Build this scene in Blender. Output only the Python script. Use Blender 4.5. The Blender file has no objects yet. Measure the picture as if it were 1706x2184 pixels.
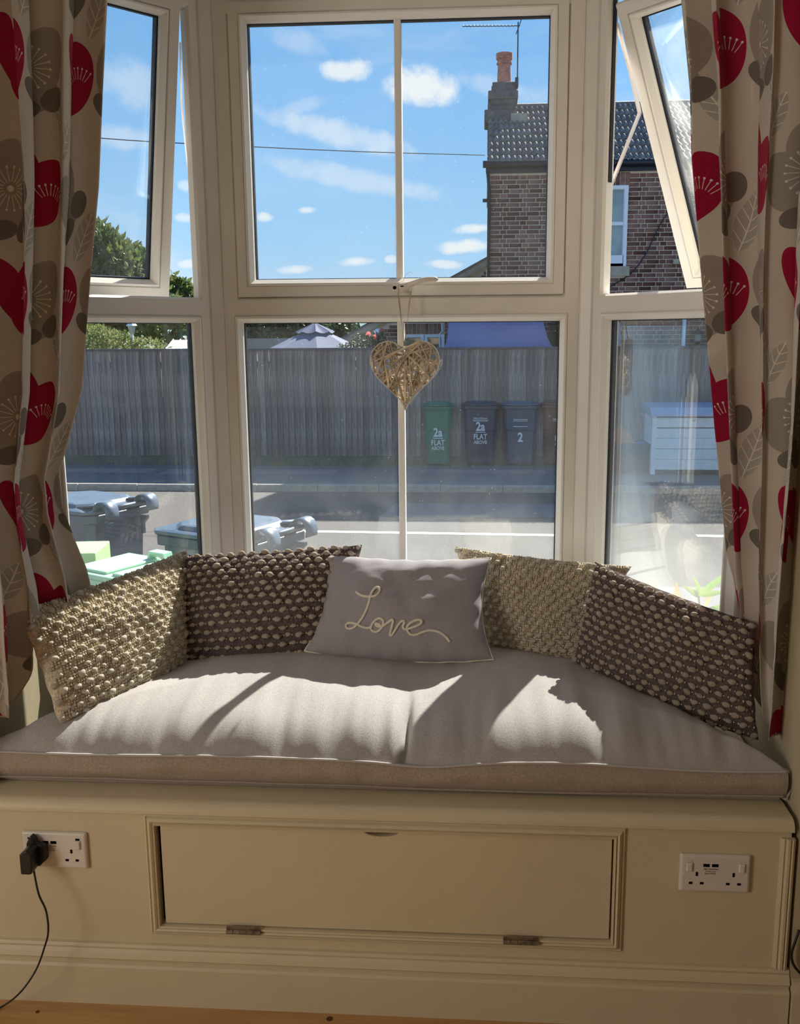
import bpy, math, random
import numpy as np
from mathutils import Vector, Matrix, noise
from mathutils.bvhtree import BVHTree
R = math.radians
D = bpy.data
COL = bpy.context.scene.collection
rnd = random.Random(7)

# ---------------------------------------------------------------- camera
CR = Vector((0.998, 0.068, -0.006)); CW = Vector((-0.0677, 0.9807, -0.1834))
CW.normalize(); CR = (CR - CW * CR.dot(CW)).normalized(); CU = CR.cross(CW)
EYE = Vector((0, -1.837, 1.493)); FPX = 2000.0; PPX = 893.0
cd = D.cameras.new('camera'); cam = D.objects.new('camera', cd); COL.objects.link(cam)
cd.sensor_fit = 'VERTICAL'; cd.sensor_height = 24; cd.lens = FPX * 24 / 2184
cd.shift_x = -(PPX - 853) / 2184; cd.clip_start = .05; cd.clip_end = 900
M = Matrix.Identity(4)
for i in range(3):
    M[i][0] = CR[i]; M[i][1] = CU[i]; M[i][2] = -CW[i]; M[i][3] = EYE[i]
cam.matrix_world = M
bpy.context.scene.camera = cam
def ray(x, y): return CR * ((x - PPX) / FPX) - CU * ((y - 1092) / FPX) + CW
def aty(x, y, Y): d = ray(x, y); return EYE + d * ((Y - EYE.y) / d.y)
def atz(x, y, z): d = ray(x, y); return EYE + d * ((z - EYE.z) / d.z)
def atpl(x, y, p, n): d = ray(x, y); return EYE + d * ((p - EYE).dot(n) / d.dot(n))
def proj(p):
    d = Vector(p) - EYE; return PPX + FPX * d.dot(CR) / d.dot(CW), 1092 - FPX * d.dot(CU) / d.dot(CW)

# ---------------------------------------------------------------- node helper
class NT:
    def __init__(s, tree): s.t = tree; s.L = tree.links
    def n(s, typ, ins=None, **kw):
        nd = s.t.nodes.new(typ)
        for k, v in kw.items(): setattr(nd, k, v)
        for k, v in (ins or {}).items():
            if isinstance(v, bpy.types.NodeSocket): s.L.new(v, nd.inputs[k])
            else: nd.inputs[k].default_value = v
        return nd
    def m(s, op, a, b=None, c=None, clamp=False):
        ins = {0: a}
        if b is not None: ins[1] = b
        if c is not None: ins[2] = c
        return s.n('ShaderNodeMath', ins, operation=op, use_clamp=clamp).outputs[0]
    def mix(s, f, a, b, blend='MIX'):
        nd = s.n('ShaderNodeMix', data_type='RGBA', blend_type=blend)
        for k, v in ((0, f), (6, a), (7, b)):
            if isinstance(v, bpy.types.NodeSocket): s.L.new(v, nd.inputs[k])
            else: nd.inputs[k].default_value = v if k == 0 else c4(v)
        return nd.outputs[2]
    def ss(s, v, lo, hi, a=0.0, b=1.0):
        return s.n('ShaderNodeMapRange', {0: v, 1: lo, 2: hi, 3: a, 4: b}, interpolation_type='SMOOTHSTEP').outputs[0]
def c4(c): return (*c[:3], 1.0)
def srgb(r, g, b):
    f = lambda c: (c / 255 / 12.92) if c <= 10 else ((c / 255 + .055) / 1.055) ** 2.4
    return (f(r), f(g), f(b))

# ---------------------------------------------------------------- sky
scn = bpy.context.scene
wd = D.worlds.new('sky'); scn.world = wd; wd.use_nodes = True
wt = wd.node_tree; wt.nodes.clear(); N = NT(wt)
tc = N.n('ShaderNodeTexCoord').outputs['Generated']
sp = N.n('ShaderNodeSeparateXYZ', {0: tc}).outputs
az = N.m('MULTIPLY', N.m('ARCTAN2', sp[0], sp[1]), 57.2958)
el = N.m('MULTIPLY', N.m('ARCSINE', sp[2]), 57.2958)
def azel(px, py):
    d = ray(px, py).normalized(); return math.degrees(math.atan2(d.x, d.y)), math.degrees(math.asin(d.z))
cr = N.n('ShaderNodeValToRGB', {0: N.m('DIVIDE', el, 90.0)})
e = cr.color_ramp.elements
e[0].position = 0; e[0].color = c4(srgb(196, 222, 246))
e[1].position = .06; e[1].color = c4(srgb(166, 212, 250))
for p_, c_ in ((.13, (140, 196, 248)), (.24, (118, 180, 240)), (.36, (100, 166, 232)), (1, (60, 115, 200))):
    q = e.new(p_); q.color = c4(srgb(*c_))
col = cr.outputs[0]
cv = N.n('ShaderNodeCombineXYZ', {0: az, 1: el, 2: 0.0}).outputs[0]
# cirrus: noise stretched along a falling diagonal
mp = N.n('ShaderNodeMapping', {'Vector': cv, 'Rotation': (0, 0, R(17)), 'Scale': (.035, .16, 1)}).outputs[0]
n1 = N.n('ShaderNodeTexNoise', {'Vector': mp, 'Scale': 1.0, 'Detail': 6.0, 'Roughness': .6, 'Distortion': .5}).outputs[0]
cir = N.ss(n1, .50, .74, 0, .5)
n2 = N.n('ShaderNodeTexNoise', {'Vector': cv, 'Scale': .75, 'Detail': 7.0, 'Roughness': .62}).outputs[0]
n2 = N.m('SUBTRACT', n2, .5)
def band(px0, py0, px1, py1, wdt, amt):
    a0, e0 = azel(px0, py0); a1, e1 = azel(px1, py1)
    L_ = math.hypot(a1 - a0, e1 - e0); ang = math.atan2(e1 - e0, a1 - a0)
    p = N.n('ShaderNodeMapping', {'Vector': cv, 'Location': (-(a0 + a1) / 2, -(e0 + e1) / 2, 0)}).outputs[0]
    p = N.n('ShaderNodeMapping', {'Vector': p, 'Rotation': (0, 0, -ang), 'Scale': (1, 1, 1)}).outputs[0]
    x, y, _ = N.n('ShaderNodeSeparateXYZ', {0: p}).outputs
    a = N.m('POWER', N.m('ABSOLUTE', N.m('DIVIDE', x, L_ / 2)), 2.0); b = N.m('POWER', N.m('ABSOLUTE', N.m('DIVIDE', y, wdt)), 2.0)
    q = N.m('ADD', N.m('ADD', a, b), N.m('MULTIPLY', n2, -2.4))
    return N.ss(q, 1.25, .0, 0, amt)
msk = cir
for b_ in ((540, 235, 900, 330, .8, .55), (545, 340, 960, 420, .7, .42), (700, 210, 560, 260, .5, .3), (195, 150, 360, 210, 1.3, .38),
           (190, 285, 330, 300, .7, .4), (560, 60, 700, 110, .7, .3), (380, 395, 420, 400, .35, .5), (960, 160, 1180, 220, .6, .3)):
    msk = N.m('MAXIMUM', msk, band(*b_))
for b_ in ((672, 152, 800, 146, .62, .9), (805, 180, 985, 190, 1.05, 1.1), (545, 462, 585, 464, .3, .9), (636, 448, 676, 449, .22, .9),
           (930, 530, 1050, 520, .45, 1.0), (960, 492, 1045, 485, .3, .95), (720, 560, 800, 556, .3, .9), (590, 577, 665, 573, .28, .8),
           (905, 562, 990, 566, .28, .8), (820, 553, 850, 553, .25, .7), (375, 565, 420, 562, .3, .7), (370, 463, 415, 466, .3, .6)):
    msk = N.m('MAXIMUM', msk, band(*b_))
msk = N.m('MINIMUM', msk, 1.0)
col = N.mix(msk, col, (.88, .92, .97))
bg = N.n('ShaderNodeBackground', {'Color': col, 'Strength': 1.0})
N.L.new(bg.outputs[0], N.n('ShaderNodeOutputWorld').inputs[0])

# ---------------------------------------------------------------- sun, added room fill lights, exposure
SUN_AZ, SUN_EL = 26.0, 41.0
sd = D.lights.new('sun', 'SUN'); sd.energy = 19.0; sd.angle = R(.53); sd.color = (1, .95, .87)
so = D.objects.new('sun', sd); COL.objects.link(so)
tos = Vector((math.sin(R(SUN_AZ)) * math.cos(R(SUN_EL)), math.cos(R(SUN_AZ)) * math.cos(R(SUN_EL)), math.sin(R(SUN_EL))))
so.rotation_euler = tos.to_track_quat('Z', 'Y').to_euler(); so.location = (6, 10, 9)
def area(name, loc, target, size, power, colr):
    l = D.lights.new(name, 'AREA'); l.shape = 'RECTANGLE'; l.size, l.size_y = size; l.energy = power; l.color = colr
    o = D.objects.new(name, l); COL.objects.link(o); o.location = loc
    o.rotation_euler = (Vector(loc) - Vector(target)).to_track_quat('Z', 'Y').to_euler()
area('room_fill_left', (-3.1, -2.3, 1.5), (-.2, .3, 1.0), (1.5, 1.7), 52, (1, .94, .86))  # fill added out of view to brighten the interior; this wall has no window
area('room_fill_right', (2.0, -3.4, 2.1), (.2, .2, 1.2), (.5, .5), 1.5, (1, .80, .58))  # weak warm fill added behind the camera, not an actual fitting
scn.view_settings.view_transform = 'Standard'; scn.view_settings.look = 'None'
scn.view_settings.exposure = 0.12; scn.view_settings.gamma = 1.0
scn.view_settings.use_curve_mapping = False

# ---------------------------------------------------------------- materials
def mat(name, col, rough=.6, spec=.3, var=0.0, vscale=8.0, bump=0.0, bscale=60.0, objvar=0.0, metal=0.0, col2=None, stretch=None, detail=4.0, hue=0.0, trans=0.0):
    m = D.materials.new(name); m.use_nodes = True; t = m.node_tree; t.nodes.clear(); N = NT(t)
    out = N.n('ShaderNodeOutputMaterial'); b = N.n('ShaderNodeBsdfPrincipled', {'Roughness': rough, 'Metallic': metal, 'Specular IOR Level': spec})
    tc = N.n('ShaderNodeTexCoord').outputs['Object']
    v = tc
    if stretch: v = N.n('ShaderNodeMapping', {'Vector': tc, 'Scale': stretch}).outputs[0]
    c = None
    if var or col2:
        nz = N.n('ShaderNodeTexNoise', {'Vector': v, 'Scale': vscale, 'Detail': detail, 'Roughness': .6}).outputs[0]
        f = N.ss(nz, .3, .7)
        c2 = col2 if col2 else tuple(x * (1 - var) for x in col)
        c = N.mix(f, col, c2)
    if objvar:
        rn = N.n('ShaderNodeObjectInfo').outputs['Random']
        hs = N.n('ShaderNodeHueSaturation', {'Hue': .5, 'Saturation': N.m('MULTIPLY_ADD', rn, -.5 * hue, 1 + .2 * hue), 'Value': N.m('MULTIPLY_ADD', rn, 2 * objvar, 1 - objvar), 'Color': c if c else c4(col)})
        c = hs.outputs[0]
    if c: N.L.new(c, b.inputs['Base Color'])
    else: b.inputs['Base Color'].default_value = c4(col)
    if bump:
        nz = N.n('ShaderNodeTexNoise', {'Vector': v, 'Scale': bscale, 'Detail': 5.0}).outputs[0]
        bp = N.n('ShaderNodeBump', {'Strength': bump, 'Distance': .004, 'Height': nz}).outputs[0]
        N.L.new(bp, b.inputs['Normal'])
    if trans:
        tr = N.n('ShaderNodeBsdfTranslucent', {'Color': c if c else c4(col)})
        mx = N.n('ShaderNodeMixShader', {0: trans, 1: b.outputs[0], 2: tr.outputs[0]})
        N.L.new(mx.outputs[0], out.inputs[0])
    else: N.L.new(b.outputs[0], out.inputs[0])
    return m
def weave(name, col, col2, scale=900, bump=.35, var=.12, trans=0):
    """plain woven cloth: two crossed thread waves"""
    m = D.materials.new(name); m.use_nodes = True; t = m.node_tree; t.nodes.clear(); N = NT(t)
    out = N.n('ShaderNodeOutputMaterial'); b = N.n('ShaderNodeBsdfPrincipled', {'Roughness': .95, 'Specular IOR Level': .12, 'Sheen Weight': .12})
    tc = N.n('ShaderNodeTexCoord').outputs['Object']
    nx = N.n('ShaderNodeMapping', {'Vector': tc, 'Scale': (scale * .25, scale, scale)}).outputs[0]
    ny = N.n('ShaderNodeMapping', {'Vector': tc, 'Scale': (scale, scale * .25, scale * .25)}).outputs[0]
    a = N.n('ShaderNodeTexNoise', {'Vector': nx, 'Scale': 1.0, 'Detail': 2.0}).outputs[0]
    c = N.n('ShaderNodeTexNoise', {'Vector': ny, 'Scale': 1.0, 'Detail': 2.0}).outputs[0]
    h = N.m('MAXIMUM', a, c)
    big = N.n('ShaderNodeTexNoise', {'Vector': tc, 'Scale': 5.0, 'Detail': 3.0}).outputs[0]
    cc = N.mix(N.ss(h, .4, .7), col2, col)
    cc = N.mix(N.ss(big, .35, .7, 0, var * 2), cc, tuple(x * .8 for x in col))
    N.L.new(cc, b.inputs['Base Color'])
    N.L.new(N.n('ShaderNodeBump', {'Strength': bump, 'Distance': .002, 'Height': h}).outputs[0], b.inputs['Normal'])
    N.L.new(b.outputs[0], out.inputs[0]); return m
def glassmat(name, haze=.03, low=.0, zlo=.7, zhi=1.3, refl=.09, tint=(.97, .985, .98)):
    """thin clear pane: mostly transparent, fresnel reflection, dust film thicker near the sill"""
    m = D.materials.new(name); m.use_nodes = True; t = m.node_tree; t.nodes.clear(); N = NT(t)
    out = N.n('ShaderNodeOutputMaterial')
    tr = N.n('ShaderNodeBsdfTransparent', {'Color': c4(tint)})
    gl = N.n('ShaderNodeBsdfGlossy', {'Color': (1, 1, 1, 1), 'Roughness': .0})
    lw = N.n('ShaderNodeLayerWeight', {'Blend': .35}).outputs['Fresnel']
    f = N.m('MULTIPLY_ADD', lw, .5, refl * .3, clamp=True)
    mx = N.n('ShaderNodeMixShader', {0: f, 1: tr.outputs[0], 2: gl.outputs[0]})
    gp = N.n('ShaderNodeTexCoord').outputs['Object']
    nz = N.n('ShaderNodeTexNoise', {'Vector': gp, 'Scale': 3.2, 'Detail': 6.0, 'Roughness': .6, 'Distortion': .8}).outputs[0]
    vo = N.n('ShaderNodeTexVoronoi', {'Vector': gp, 'Scale': 75.0}).outputs[0]
    vr = N.n('ShaderNodeTexNoise', {'Vector': gp, 'Scale': 40.0}).outputs[0]
    spots = N.m('MULTIPLY', N.ss(vo, .10, .04, 0, .3), N.ss(vr, .52, .62))
    z = N.n('ShaderNodeSeparateXYZ', {0: gp}).outputs[2]
    film = N.m('MULTIPLY', N.ss(nz, .3, .75, .35, 1.3), N.m('ADD', N.ss(z, zhi, zlo, 0, low), haze))
    fac = N.m('ADD', film, spots, clamp=True)
    df = N.n('ShaderNodeBsdfDiffuse', {'Color': (.8, .84, .84, 1)}); tl = N.n('ShaderNodeBsdfTranslucent', {'Color': (.8, .84, .84, 1)})
    dm = N.n('ShaderNodeMixShader', {0: .5, 1: df.outputs[0], 2: tl.outputs[0]})
    m2 = N.n('ShaderNodeMixShader', {0: fac, 1: mx.outputs[0], 2: dm.outputs[0]})
    N.L.new(m2.outputs[0], out.inputs[0]); return m
UP = mat('white_upvc', (.76, .73, .68), .35, .45, var=.05, vscale=5)
UPB = mat('white_bead', (.80, .775, .73), .3, .5)
CREAM = mat('cream_paint', (.66, .575, .40), .42, .35, var=.06, vscale=3, bump=.12, bscale=120)
WALLM = mat('cream_wall', (.50, .43, .29), .75, .2, var=.08, vscale=4, bump=.15, bscale=70)
CEIL = mat('white_ceiling', (.75, .72, .66), .9, .1, bump=.1)
PINE = mat('pine', (.44, .235, .09), .38, .4, col2=(.54, .32, .14), vscale=3, stretch=(1, 14, 14), bump=.15, bscale=20, objvar=.08)
KNOT = mat('pine_knot', (.10, .035, .015), .5)
BLACK = mat('black_rubber', (.008, .008, .012), .5)
DKPL = mat('black_plastic', (.012, .012, .014), .35, .4)
HOLE = mat('dark_hole', (.004, .003, .003), .9, 0)
SOCK = mat('white_plastic', (.70, .66, .60), .25, .5)
STEEL = mat('worn_steel', (.42, .36, .30), .35, .5, metal=.8, var=.5, vscale=60)
GALV = mat('stay_metal', (.55, .50, .46), .4, .5, metal=.3)
TWIG = mat('peeled_willow', (.88, .76, .58), .6, .3, var=.35, vscale=25, objvar=.22, trans=.3)
RIB = mat('cream_ribbon', (.62, .50, .36), .7, trans=.3)
WHITEWIRE = mat('white_wire', (.75, .72, .66), .35)
CLR1 = weave('grey_linen', (.50, .475, .46), (.37, .345, .33), 700)
CLR1S = weave('taupe_boxing', (.46, .385, .32), (.31, .25, .20), 800)
LILAC = weave('lilac_linen', (.40, .375, .395), (.33, .31, .335), 900, var=.08)
PIPE = mat('piping', (.48, .45, .43), .9, .1)
CORD = mat('cream_cord', (.84, .77, .64), .9, .1, bump=.5, bscale=500)
IVORY = mat('ivory_wool', (.90, .83, .68), .95, .1, bump=.8, bscale=300, objvar=.05)
IVBASE = mat('ivory_knit', (.86, .77, .60), .95, .1, col2=(.55, .46, .32), vscale=160, bump=1.0, bscale=220)
BRNBASE = mat('brown_knit', (.10, .07, .062), .95, .1, col2=(.17, .135, .13), vscale=180, bump=1.0, bscale=220)
PINKIV = mat('blush_wool', (.74, .62, .51), .95, .1, bump=.8, bscale=300, objvar=.06)
ASPH = mat('asphalt', (.118, .110, .102), .95, .03, col2=(.080, .076, .072), vscale=60, bump=.6, bscale=45)
PAVE = mat('pavement_tarmac', (.17, .165, .17), .9, .1, col2=(.13, .128, .135), vscale=50, bump=.5, bscale=60)
PINKP = mat('pavement_patch', (.30, .225, .215), .85, .2, var=.2, vscale=40)
LINE = mat('road_paint', (.42, .42, .41), .7, .2, var=.25, vscale=25)
KERB = mat('kerb_concrete', (.40, .34, .28), .85, .2, var=.25, vscale=12, bump=.4, objvar=.12)
FENCE = mat('weathered_board', (.38, .295, .245), .85, .15, col2=(.185, .145, .13), vscale=5, stretch=(6, 6, .7), bump=.4, bscale=30, objvar=.22, hue=.4)
FENCED = mat('old_gravel_board', (.17, .155, .14), .9, .1, col2=(.12, .13, .09), vscale=4, bump=.5)
MOSSP = mat('fence_cap_rail', (.17, .15, .15), .85, .1, var=.3)
BRICK = mat('brown_brick', (.25, .115, .075), .9, .1, col2=(.12, .065, .055), vscale=9, bump=.5, bscale=80, objvar=.45, hue=.5)
MORT = mat('pale_mortar', (.72, .60, .47), .95, .1, var=.2, vscale=20)
TILE = mat('grey_roof_tile', (.15, .13, .13), .8, .2, col2=(.25, .215, .19), vscale=14, bump=.4, bscale=60, objvar=.2)
STACK = mat('sooty_render', (.17, .15, .14), .9, .1, col2=(.10, .09, .09), vscale=7, bump=.6, bscale=30)
POT = mat('terracotta', (.60, .22, .15), .75, .2, col2=(.30, .13, .10), vscale=12, bump=.3)
STONE = mat('stone_sill', (.42, .36, .28), .85, .1, var=.2)
GUT = mat('black_gutter', (.015, .015, .022), .4, .4)
WPAINT = mat('white_joinery', (.72, .73, .78), .4, .4)
WGLASS = mat('far_window_glass', (.16, .20, .20), .06, .9, col2=(.32, .37, .35), vscale=1.6, detail=2)
DGLASS = mat('dark_far_glass', (.03, .045, .06), .05, .9)
GREYW = mat('grey_render', (.30, .29, .27), .9, .1, var=.2)
SAIL = mat('lavender_sail_cloth', (.36, .35, .58), .85, .1, var=.08, vscale=2, trans=.35)
PARA = mat('grey_parasol_cloth', (.20, .215, .29), .85, .1, var=.05, trans=.25)
BING = mat('green_bin_plastic', (.03, .20, .13), .45, .4, var=.2)
BINB = mat('charcoal_bin_plastic', (.05, .065, .10), .38, .45, var=.2)
BINC = mat('slate_bin_plastic', (.07, .10, .14), .38, .45, var=.2)
BINR = mat('brown_bin_plastic', (.24, .12, .08), .5, .4, var=.15)
BINN = mat('grey_bin_plastic', (.12, .15, .20), .36, .5, var=.2)
PRINT = mat('white_print', (.75, .75, .72), .7)
LGREEN = mat('pale_green_plastic', (.30, .52, .36), .4, .4, var=.05)
LIME = mat('lime_green_plastic', (.32, .55, .22), .4, .4)
CHIP = mat('flaking_white_paint', (.82, .80, .77), .6, .3, var=.12, vscale=10)
CHIPD = mat('bare_dark_wood', (.05, .045, .05), .8)
CRATE = mat('dark_crate_plastic', (.03, .03, .05), .5)
REDP = mat('dark_red_plastic', (.13, .02, .03), .5)
ORG = mat('orange_board', (.55, .22, .10), .7)
BLUE = mat('blue_plastic', (.03, .14, .45), .5)
GRASS = mat('grass', (.07, .11, .03), .95, .1, col2=(.10, .13, .04), vscale=2)
GARDEN = mat('front_garden_paving', (.12, .115, .11), .85, .2, var=.25, vscale=6, bump=.5)
LEAFA = mat('evergreen_leaf', (.065, .105, .03), .4, .5, col2=(.17, .19, .06), vscale=3, trans=.25)
LEAFB = mat('hedge_leaf', (.13, .19, .045), .6, .3, col2=(.24, .24, .10), vscale=4, trans=.3)
LEAFC = mat('dark_leaf', (.035, .06, .03), .45, .5, col2=(.09, .12, .06), vscale=3, trans=.2)
LEAFD = mat('bright_leaf', (.13, .27, .035), .5, .25, col2=(.20, .30, .06), vscale=9, trans=.4)
LEAFY = mat('yellowing_leaf', (.38, .21, .06), .6, .2, col2=(.42, .30, .14), vscale=12, trans=.4)
BARK = mat('bark', (.09, .065, .045), .9, .1, bump=.5)
HILL = mat('far_wooded_hill', (.10, .17, .17), 1, 0, col2=(.14, .20, .17), vscale=.08)
ROSE = mat('pink_petal', (.62, .16, .15), .6, trans=.4)

# ---------------------------------------------------------------- mesh helpers
class MB:
    def __init__(s): s.v = []; s.f = []
    def add(s, vs, fs):
        k = len(s.v); s.v += [tuple(v) for v in vs]; s.f += [tuple(i + k for i in f) for f in fs]; return s
    def box(s, x0, x1, y0, y1, z0, z1, M=None):
        vs = [Vector((x, y, z)) for z in (z0, z1) for y in (y0, y1) for x in (x0, x1)]
        if M: vs = [M @ v for v in vs]
        return s.add(vs, [(0, 2, 3, 1), (4, 5, 7, 6), (0, 1, 5, 4), (2, 6, 7, 3), (0, 4, 6, 2), (1, 3, 7, 5)])
    def cbox(s, x0, x1, y0, y1, z0, z1, c=.003, M=None):
        """box with chamfered front (y0) and vertical edges"""
        vs = []
        for y, q in ((y1, 0), (y0 + c, 0), (y0, c)):
            vs += [Vector((x0 + q, y, z0 + q)), Vector((x1 - q, y, z0 + q)), Vector((x1 - q, y, z1 - q)), Vector((x0 + q, y, z1 - q))]
        if M: vs = [M @ v for v in vs]
        fs = [(0, 1, 2, 3)]
        for k in (0, 4):
            for i in range(4): j = (i + 1) % 4; fs.append((k + i, k + 4 + i, k + 4 + j, k + j))
        fs.append((8, 11, 10, 9)); return s.add(vs, fs)
    def tube(s, pts, r, n=6, cap=True):
        pts = [Vector(p) for p in pts]; rs = r if isinstance(r, (list, tuple)) else [r] * len(pts)
        rings = []; up = Vector((0, 0, 1)); k0 = len(s.v); vs = []
        t0 = (pts[1] - pts[0]).normalized(); a = t0.cross(up)
        if a.length < .05: a = t0.cross(Vector((1, 0, 0)))
        a.normalize()
        for i, p in enumerate(pts):
            t = (pts[min(i + 1, len(pts) - 1)] - pts[max(i - 1, 0)])
            t = t.normalized() if t.length > 1e-9 else t0
            a = (a - t * a.dot(t)); a = a.normalized() if a.length > 1e-6 else t.orthogonal().normalized()
            b = t.cross(a)
            vs += [p + (a * math.cos(2 * math.pi * j / n) + b * math.sin(2 * math.pi * j / n)) * rs[i] for j in range(n)]
        fs = []
        for i in range(len(pts) - 1):
            for j in range(n): q = (j + 1) % n; fs.append((i * n + j, i * n + q, i * n + n + q, i * n + n + j))
        if cap: fs += [tuple(range(n))[::-1], tuple((len(pts) - 1) * n + j for j in range(n))]
        return s.add(vs, fs)
    def lathe(s, prof, c=(0, 0), n=16):
        vs = [(c[0] + r * math.cos(2 * math.pi * j / n), c[1] + r * math.sin(2 * math.pi * j / n), z) for r, z in prof for j in range(n)]
        fs = [(i * n + j, i * n + (j + 1) % n, i * n + n + (j + 1) % n, i * n + n + j) for i in range(len(prof) - 1) for j in range(n)]
        fs += [tuple(range(n))[::-1], tuple((len(prof) - 1) * n + j for j in range(n))]
        return s.add(vs, fs)
    def prism(s, poly, y0, y1, M=None):
        """poly in xz, extruded along y"""
        n = len(poly); vs = [Vector((x, y0, z)) for x, z in poly] + [Vector((x, y1, z)) for x, z in poly]
        if M: vs = [M @ v for v in vs]
        return s.add(vs, [tuple(range(n)), tuple(range(2 * n - 1, n - 1, -1))] + [(i, n + i, n + (i + 1) % n, (i + 1) % n) for i in range(n)])
    def extrude_x(s, poly, x0, x1):
        """poly in yz, extruded along x"""
        n = len(poly); vs = [(x0, y, z) for y, z in poly] + [(x1, y, z) for y, z in poly]
        return s.add(vs, [tuple(range(n))[::-1], tuple(range(n, 2 * n))] + [(i, (i + 1) % n, n + (i + 1) % n, n + i) for i in range(n)])
    def ring(s, x0, x1, z0, z1, prof):
        """mitred rectangular frame in xz; prof = (inset, y) points, closed around"""
        n = len(prof); vs = []
        for cx, cz, sx, sz in ((x0, z0, 1, 1), (x1, z0, -1, 1), (x1, z1, -1, -1), (x0, z1, 1, -1)):
            vs += [(cx + sx * i, y, cz + sz * i) for i, y in prof]
        fs = []
        for k in range(4):
            q = (k + 1) % 4
            for i in range(n): j = (i + 1) % n; fs.append((k * n + i, k * n + j, q * n + j, q * n + i))
        return s.add(vs, fs)
    def grid(s, P, nu, nv, wrap=False):
        vs = [P(i / nu, j / nv) for j in range(nv + 1) for i in range(nu + 1)]
        return s.add(vs, [(j * (nu + 1) + i, j * (nu + 1) + i + 1, (j + 1) * (nu + 1) + i + 1, (j + 1) * (nu + 1) + i) for j in range(nv) for i in range(nu)])
    def mesh(s, name, m, smooth=False, org=(0, 0, 0)):
        me = D.meshes.new(name)
        vs = s.v if tuple(org) == (0, 0, 0) else [(a - org[0], b - org[1], c - org[2]) for a, b, c in s.v]
        me.from_pydata(vs, [], s.f); me.update()
        import bmesh as _b
        bm = _b.new(); bm.from_mesh(me); _b.ops.recalc_face_normals(bm, faces=bm.faces); bm.to_mesh(me); bm.free()
        if smooth: me.polygons.foreach_set('use_smooth', [True] * len(me.polygons))
        me.materials.append(m); return me
    def build(s, name, m, parent=None, smooth=False, bevel=0, kind=None, world=True, seg=2):
        o = D.objects.new(name, None if False else s.mesh(name, m, smooth, tuple(parent.location) if (parent and world and parent.parent is None) else ((0, 0, 0) if not (parent and world) else tuple(parent.parent.location + parent.location))))
        COL.objects.link(o)
        if parent: o.parent = parent
        if bevel:
            b = o.modifiers.new('bevel', 'BEVEL'); b.width = bevel; b.segments = seg; b.limit_method = 'ANGLE'
        if kind: o['kind'] = kind
        return o
def tag(o, label=None, cat=None, group=None, kind=None):
    if label: o['label'] = label
    if cat: o['category'] = cat
    if group: o['group'] = group
    if kind: o['kind'] = kind
    return o
def empty(name, loc=(0, 0, 0), rz=0, label=None, cat=None, group=None, kind=None):
    o = D.objects.new(name, None); COL.objects.link(o); o.location = loc; o.rotation_euler = (0, 0, rz)
    o.empty_display_size = .1
    return tag(o, label, cat, group, kind)
def inst(name, me, parent=None, mw=None, loc=None, rot=None, scale=None):
    o = D.objects.new(name, me); COL.objects.link(o)
    if parent: o.parent = parent
    if mw is not None: o.matrix_basis = mw
    else:
        if loc is not None: o.location = loc
        if rot is not None: o.rotation_euler = rot
        if scale is not None: o.scale = scale
    return o
def cr_spline(pts, k=8):
    pts = [Vector(p) for p in pts]; out = []
    for i in range(len(pts) - 1):
        p0, p1, p2, p3 = pts[max(i - 1, 0)], pts[i], pts[i + 1], pts[min(i + 2, len(pts) - 1)]
        for j in range(k):
            t = j / k; out.append(.5 * ((2 * p1) + (p2 - p0) * t + (2 * p0 - 5 * p1 + 4 * p2 - p3) * t * t + (3 * p1 - p0 - 3 * p2 + p3) * t ** 3))
    out.append(pts[-1]); return out
def interp(x, xs, ys): return float(np.interp(x, xs, ys))
def text_obj(name, body, size, mw, parent, m, bold=0.0, sx=1.0, ext=.001):
    cu = D.curves.new('lettering', 'FONT'); cu.body = body; cu.size = size; cu.align_x = 'CENTER'; cu.extrude = ext; cu.offset = bold
    tmp = D.objects.new('lettering', cu); COL.objects.link(tmp)
    dg = bpy.context.evaluated_depsgraph_get(); me = D.meshes.new_from_object(tmp.evaluated_get(dg))
    D.objects.remove(tmp); me.materials.clear(); me.materials.append(m)
    o = inst(name, me, parent, mw=mw @ Matrix.Diagonal((sx, 1, 1, 1))); return o

# ================================================================ ROOM SHELL
CXL, CXR, WY = -.767, .29, .87          # bay corners on the centre window's inner plane
SPL = R(49)
ROOMT = 2.46
fl = empty('floor', (0, 0, .017), kind='structure')
for i in range(9):
    y1 = -.0 - i * .145
    MB().box(-3.2, 2.2, y1 - .1435, y1, -.03, 0).build('plank', PINE, fl, world=False, bevel=.0015)
MB().box(-3.2, 2.2, -4.2, -1.306, -.03, -.0005).build('rear_planks', PINE, fl, world=False, kind='stuff')
MB().box(-3.3, 2.3, -4.3, 1.0, -.08, -.031).build('subfloor', HOLE, fl, world=False)
for px, py, r_ in ((703, 2173, .008), (80, 2158, .005), (215, 2134, .004), (500, 2144, .003)):
    p = atz(px, py, .017)
    MB().lathe([(r_, -.001), (r_ * .9, .0006)], (p.x, p.y), 12).build('knot', KNOT, fl, world=False)
def wallobj(name, quads, m=WALLM, h=(0, ROOMT)):
    mb = MB()
    for (x0, y0, x1, y1, t) in quads:      # wall strip from (x0,y0) to (x1,y1), thickness t to the left-hand normal
        d = Vector((x1 - x0, y1 - y0, 0)).normalized(); n = Vector((-d.y, d.x, 0)) * t
        a, b = Vector((x0, y0, 0)), Vector((x1, y1, 0))
        vs = [Vector((p.x, p.y, z)) for z in h for p in (a, b, b + n, a + n)]
        mb.add(vs, [(0, 1, 2, 3), (4, 7, 6, 5), (0, 4, 5, 1), (1, 5, 6, 2), (2, 6, 7, 3), (3, 7, 4, 0)])
    return tag(mb.build(name, m), kind='structure')
SL = .53
rx, ry = CXR + SL * math.cos(SPL), WY - SL * math.sin(SPL)
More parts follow.
